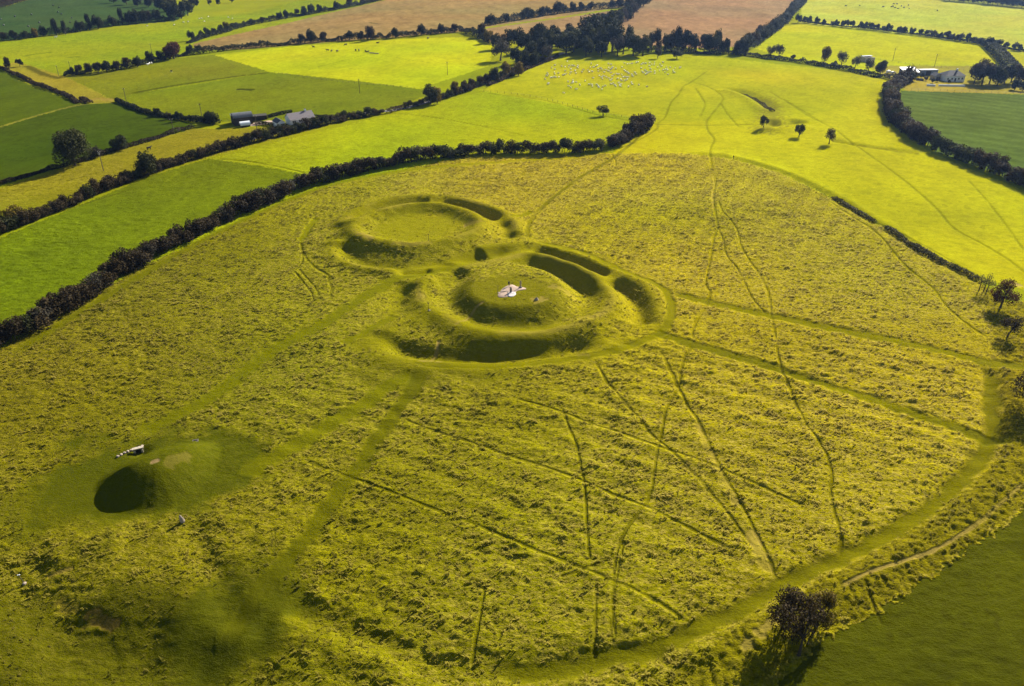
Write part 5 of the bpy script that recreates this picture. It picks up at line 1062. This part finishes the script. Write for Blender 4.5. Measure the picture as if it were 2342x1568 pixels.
def cow_mesh(pose, mats):
    z = 1.05 if pose != 'lying' else .5
    body = ([(-1.05, 0, z + .1), (-.95, 0, z + .08), (-.6, 0, z + .05), (0, 0, z - .02), (.55, 0, z + .02), (.85, 0, z + .08), (.98, 0, z + .1)], [.12, .34, .40, .43, .41, .30, .14], 1)
    hz = {'standing': 1.5, 'grazing': .35, 'lying': .95}[pose]
    neck = ([(.7, 0, z + .15), (1.1, 0, (z + .2 + hz) / 2 + .05), (1.38, 0, hz)], [.28, .2, .14], 1); head = ([(1.32, 0, hz + .03), (1.48, 0, hz), (1.75, 0, hz - .12), (1.85, 0, hz - .16)], [.12, .15, .1, .05], 1)
    ears = [([(1.36, s * .1, hz + .1), (1.34, s * .28, hz + .12)], [.05, .02], 1) for s in (1, -1)]; tail = ([(-1.02, 0, z + .3), (-1.14, 0, z - .1), (-1.12, 0, z - .5)], [.05, .03, .05], 1)
    if pose == 'lying': legs = [([(x, s * .3, .22), (x + .4, s * .34, .1)], [.13, .07], 1) for x in (-.7, .5) for s in (1, -1)]
    else: legs = [([(x, s * .24, z - .1), (x + (.1 if x < 0 else 0), s * .24, z - .42), (x + (-.08 if x < 0 else .02), s * .24, .42), (x, s * .24, -.05)], [.2, .13, .075, .07], 1) for x in (-.72, .66) for s in (1, -1)]
    return quad_mesh('cow', [body, neck, head, tail] + ears + legs, mats, [0, 0, 0, 0, 0, 0] + [len(mats) - 1] * 4, 9)
COW = [cow_mesh('grazing', ['cow_black']), cow_mesh('standing', ['cow_black']), cow_mesh('lying', ['cow_black'])]; COWW = cow_mesh('standing', ['cow_white']); COWP = cow_mesh('grazing', ['cow_black', 'cow_white'])
for zx, zy in [(520,430),(650,462),(685,466),(738,470),(815,410),(905,460),(935,460),(995,472),(1015,477),(1105,388),(1565,350)]:
    dx, dy = T(1, 0, zx, zy); animal('cow', rs.choice(COW), dx, dy + 1, 'black cow grazing the upper part of the brightest field', 'cow', 'black cattle in the brightest field', 1.1)
for zx, zy in [(713,53),(842,48),(1055,62),(1130,62),(1143,57),(1150,37),(1163,70),(1180,37),(1190,74),(1220,55),(1245,68),(1285,47),(1292,75),(1548,96)]:
    dx, dy = T(3, 0, zx, zy); animal('cow', rs.choice(COW), dx, dy + 1, 'dark cow on the palest far pasture', 'cow', 'cattle on the palest pasture', 1.15)
for zx, zy, dxn in [(1350,590,0),(1366,582,0),(1386,578,0)]:
    dx, dy = T(0, 0, zx, zy); animal('cow', COWW, dx, dy + 1, 'white cow standing in the shade of the hedge by the copper beech', 'cow', 'white cows under the hedge', 1.0)
dx, dy = T(0, 0, 1565, 658); animal('cow', COWP, dx, dy, 'black cow with white legs alone in the field below the copper beech', 'cow', None)
dx, dy = T(0, 0, 1362, 1360); animal('cow', COW[1], dx, dy + 1, 'black cow in the ochre strip behind the olive leafed ash', 'cow', None)
dx, dy = T(0, 0, 510, 345); animal('cow', COWW, dx, dy, 'white cow under the hedge below the field of bales', 'cow', None, 1.2)
# feeders in the cattle field
for k, (zx, zy, lab) in enumerate([(1052, 487, 'grey feed trough among the black cattle, uphill of its twin'), (1092, 491, 'grey feed trough among the black cattle, downhill of its twin')]):
    o = empty('feed_trough', pos(*T(1, 0, zx, zy)), -.2); tag(o, lab, 'trough'); boxes('tray', 'metal_grey', o, (-1.9, 1.9, -.5, -.42, .3, .8), (-1.9, 1.9, .42, .5, .3, .8), (-1.9, 1.9, -.42, .42, .3, .38))
    for x in (-1.6, 1.6): boxes('leg', 'metal_grey', o, (x - .05, x + .05, -.4, .4, -.2, .3))
# wrapped bales
V, Fc = tubes([([(-.62, 0, .6), (-.6, 0, .6), (-.5, 0, .6), (-.2, 0, .6), (.2, 0, .6), (.5, 0, .6), (.6, 0, .6), (.62, 0, .6)], [.2, .54, .63, .645, .645, .63, .54, .2])], 16)
BM = bpy.data.meshes.new('bale'); BM.from_pydata([tuple(v) for v in V], [], Fc); BM.materials.append(MAT['bale_wrap']); BM.polygons.foreach_set('use_smooth', np.ones(len(Fc), bool))
for zx, zy in [(10,177),(35,230),(137,150),(288,131),(260,241),(360,207),(485,48),(530,110),(540,68),(560,128),(655,163),(640,203),(118,301)]:
    o = link('wrapped_bale', BM, None, pos(zx * .2507, zy * .2507 + .5)); o.rotation_euler = (0, 0, rs.uniform(0, 6.28)); o.scale = (1.25, 1.25, 1.25); tag(o, 'dark wrapped round bale lying in the dull green field', 'bale', 'wrapped bales in the dull green field')

# ------------------------------------------------------------------ people
def person(dx, dy, rz, label, stride, top, leg, bag=None):
    o = empty('person', pos(dx, dy), rz); tag(o, label, 'person')
    J = {'pel': (0, 0, .98), 'sp': (0, .01, 1.18), 'ch': (0, .0, 1.36), 'nk': (0, .01, 1.50), 'hd': (0, -.03, 1.62), 'tp': (0, -.01, 1.75)}
    Rr = {'pel': .15, 'sp': .135, 'ch': .155, 'nk': .055, 'hd': .095, 'tp': .075}
    E = [('pel', 'sp'), ('sp', 'ch'), ('ch', 'nk'), ('nk', 'hd'), ('hd', 'tp')]
    for s, sg in (('l', -1), ('r', 1)):
        f = stride * sg
        J.update({'hip' + s: (sg * .1, 0, .92), 'kn' + s: (sg * .11, -f * .5 - .03, .50), 'an' + s: (sg * .11, -f * .9, .09), 'to' + s: (sg * .12, -f * .9 - .17, .04), 'sh' + s: (sg * .19, 0, 1.43), 'el' + s: (sg * .25, f * .3 + .03, 1.14), 'wr' + s: (sg * .26, f * .5 - .07, .90), 'pa' + s: (sg * .26, f * .5 - .10, .82)})
        Rr.update({'hip' + s: .105, 'kn' + s: .065, 'an' + s: .045, 'to' + s: .035, 'sh' + s: .07, 'el' + s: .048, 'wr' + s: .033, 'pa' + s: .036})
        E += [('pel', 'hip' + s), ('hip' + s, 'kn' + s), ('kn' + s, 'an' + s), ('an' + s, 'to' + s), ('ch', 'sh' + s), ('sh' + s, 'el' + s), ('el' + s, 'wr' + s), ('wr' + s, 'pa' + s)]
        for k, (ox, ln) in enumerate(((-.025, .07), (-.008, .085), (.01, .08), (.026, .06))):
            a, b = 'f%d%s' % (k, s), 'g%d%s' % (k, s); q = J['pa' + s]
            J[a] = (q[0], q[1] + ox, q[2] - .045); J[b] = (q[0] - sg * .02, q[1] + ox - .01, q[2] - .045 - ln * .7); Rr[a] = .010; Rr[b] = .008; E += [('pa' + s, a), (a, b)]
        q = J['pa' + s]; J['th' + s] = (q[0] - sg * .02, q[1] - .055, q[2] - .02); Rr['th' + s] = .010; E.append(('wr' + s, 'th' + s))
    names = list(J); ix = {k: i for i, k in enumerate(names)}
    me = bpy.data.meshes.new('body'); me.from_pydata([J[k] for k in names], [(ix[a], ix[b]) for a, b in E], [])
    t = bpy.data.objects.new('tmp', me); col.objects.link(t); md = t.modifiers.new('s', 'SKIN')
    for k in names: v = me.skin_vertices[0].data[ix[k]]; v.radius = (Rr[k], Rr[k] * (.8 if k in ('ch', 'sp', 'pel') else 1)); v.use_root = (k == 'pel')
    sb = t.modifiers.new('b', 'SUBSURF'); sb.levels = 1; sb.render_levels = 1
    dg = bpy.context.evaluated_depsgraph_get(); nm = bpy.data.meshes.new_from_object(t.evaluated_get(dg)); bpy.data.objects.remove(t)
    nm.name = 'body'; nm.materials.clear()
    for m in (top, leg, 'skin', 'tyre'): nm.materials.append(MAT[m])
    for f in nm.polygons:
        c = f.center; f.material_index = 3 if c.z < .09 else (2 if c.z > 1.49 or (abs(c.x) > .2 and c.z < .90) else (1 if c.z < .97 else 0)); f.use_smooth = True
    link('body', nm, o)
    V, Fc = tubes([([(0, .03, 1.58), (0, .035, 1.66), (0, .01, 1.74), (0, -.01, 1.80)], [.095, .108, .10, .03])], 9); mesh_obj('hair', V, Fc, 'hair', o, True)
    boxes('face', 'skin', o, (-.012, .012, -.145, -.10, 1.60, 1.635))
    if bag: boxes('rucksack', bag, o, (-.15, .15, .13, .30, 1.08, 1.46))
person(1164, 654.6, .35, 'person in dark clothes with a grey rucksack walking beside the gravel patch', .22, 'cloth_navy', 'cloth_navy', 'cloth_grey')
person(1677.5, 361.5, 1.9, 'person in dark clothes walking alone along the far edge of the enclosure', .25, 'cloth_navy', 'cloth_navy')
person(1276.5, 128.5, .5, 'person in a red top standing on the lane by the farm wood', .05, 'cloth_red', 'cloth_navy')

# ------------------------------------------------------------------ vehicles
def car(dx, dy, rz, mat, label, name='parked_car', cat='car', L=4.2, h=1.45, van=False):
    o = empty(name, pos(dx, dy), rz); o.location.z += .12; tag(o, label, cat); w = .86
    prof = [(-L / 2, .35), (-L / 2, .85), (-L / 2 + .15, .95)] + ([(-L / 2 + .25, h), (L / 2 - 1.35, h)] if van else [(-L / 2 + .55, h - .06), (-.4, h), (.35, h - .04)]) + [(L / 2 - .9, .95), (L / 2 - .1, .78), (L / 2, .35)]
    V = [(x, -w * (1 if z < 1 else .86), z) for x, z in prof] + [(x, w * (1 if z < 1 else .86), z) for x, z in prof]; n = len(prof)
    mesh_obj('body', V, [tuple(range(n)), tuple(range(2 * n - 1, n - 1, -1))] + [(i, i + n, (i + 1) % n + n, (i + 1) % n) for i in range(n)], mat, o)
    for s in (-1, 1): boxes('side_window', 'glass', o, (-L / 2 + .75, L / 2 - 1.15, s * w * .97 - .03, s * w * .97 + .03, 1.0, h - .12) if not van else (L / 2 - 1.5, L / 2 - 1.05, s * w * .97 - .03, s * w * .97 + .03, 1.0, h - .2))
    boxes('windscreen', 'glass', o, (L / 2 - 1.16, L / 2 - 1.0, -.66, .66, .98, h - .1)); 
    for x in (-L / 2 + .8, L / 2 - .75):
        for s in (-1, 1): V, Fc = tubes([([(x, s * .70, .30), (x, s * .88, .30)], [.31, .31])], 14); mesh_obj('wheel', V, Fc, 'tyre', o)
    for s in (-.6, .6): boxes('headlight', 'frame_white', o, (L / 2 - .05, L / 2 + .02, s - .14, s + .14, .62, .76)); boxes('tail_light', 'lamp', o, (-L / 2 - .02, -L / 2 + .03, s - .1, s + .1, .65, .85))
car(1236, 139, .95, 'car_blue', 'blue car on the lane beside the farm wood')
car(1222, 144.5, .95, 'car_white', 'white van parked under the trees at the lane', 'van', 'van', 4.8, 2.0, True)
car(2327, 198, .1, 'car_white', 'white van half hidden under the shelter belt trees', 'van', 'van', 5.2, 2.1, True)
car(2042, 168, .3, 'car_white', 'white car beside the dark tree below the ruined barn')
tr = empty('boat_trailer', pos(2031, 166), .5); tag(tr, 'white covered trailer next to the white car below the ruined barn', 'trailer')
V, Fc = tubes([([(-2.2, 0, 1.0), (-1.6, 0, 1.0), (0, 0, 1.05), (1.6, 0, 1.0), (2.3, 0, .95)], [.25, .7, .8, .65, .05])], 10); mesh_obj('cover', V, Fc, 'car_white', tr, True); boxes('chassis', 'metal_grey', tr, (-2, 2.8, -.5, .5, .3, .42))
for s in (-.8, .8): V, Fc = tubes([([(0, s - .1, .25), (0, s + .1, .25)], [.3, .3])], 12); mesh_obj('wheel', V, Fc, 'tyre', tr)

# ------------------------------------------------------------------ the air over the valley
V, Fc = [], []; box_vf(V, Fc, -3200, 3200, -3200, 3200, -75, 108)
me = bpy.data.meshes.new('haze'); me.from_pydata(V, [], Fc)
m = bpy.data.materials.new('haze_air'); m.use_nodes = True; t = m.node_tree; t.nodes.clear()
pv = t.nodes.new('ShaderNodeVolumePrincipled'); ou = t.nodes.new('ShaderNodeOutputMaterial'); t.links.new(pv.outputs[0], ou.inputs['Volume'])
pv.inputs['Color'].default_value = (.30, .50, 1.0, 1); pv.inputs['Density'].default_value = HAZE; pv.inputs['Anisotropy'].default_value = .5
me.materials.append(m); hz = bpy.data.objects.new('haze', me); col.objects.link(hz); hz['kind'] = 'stuff'
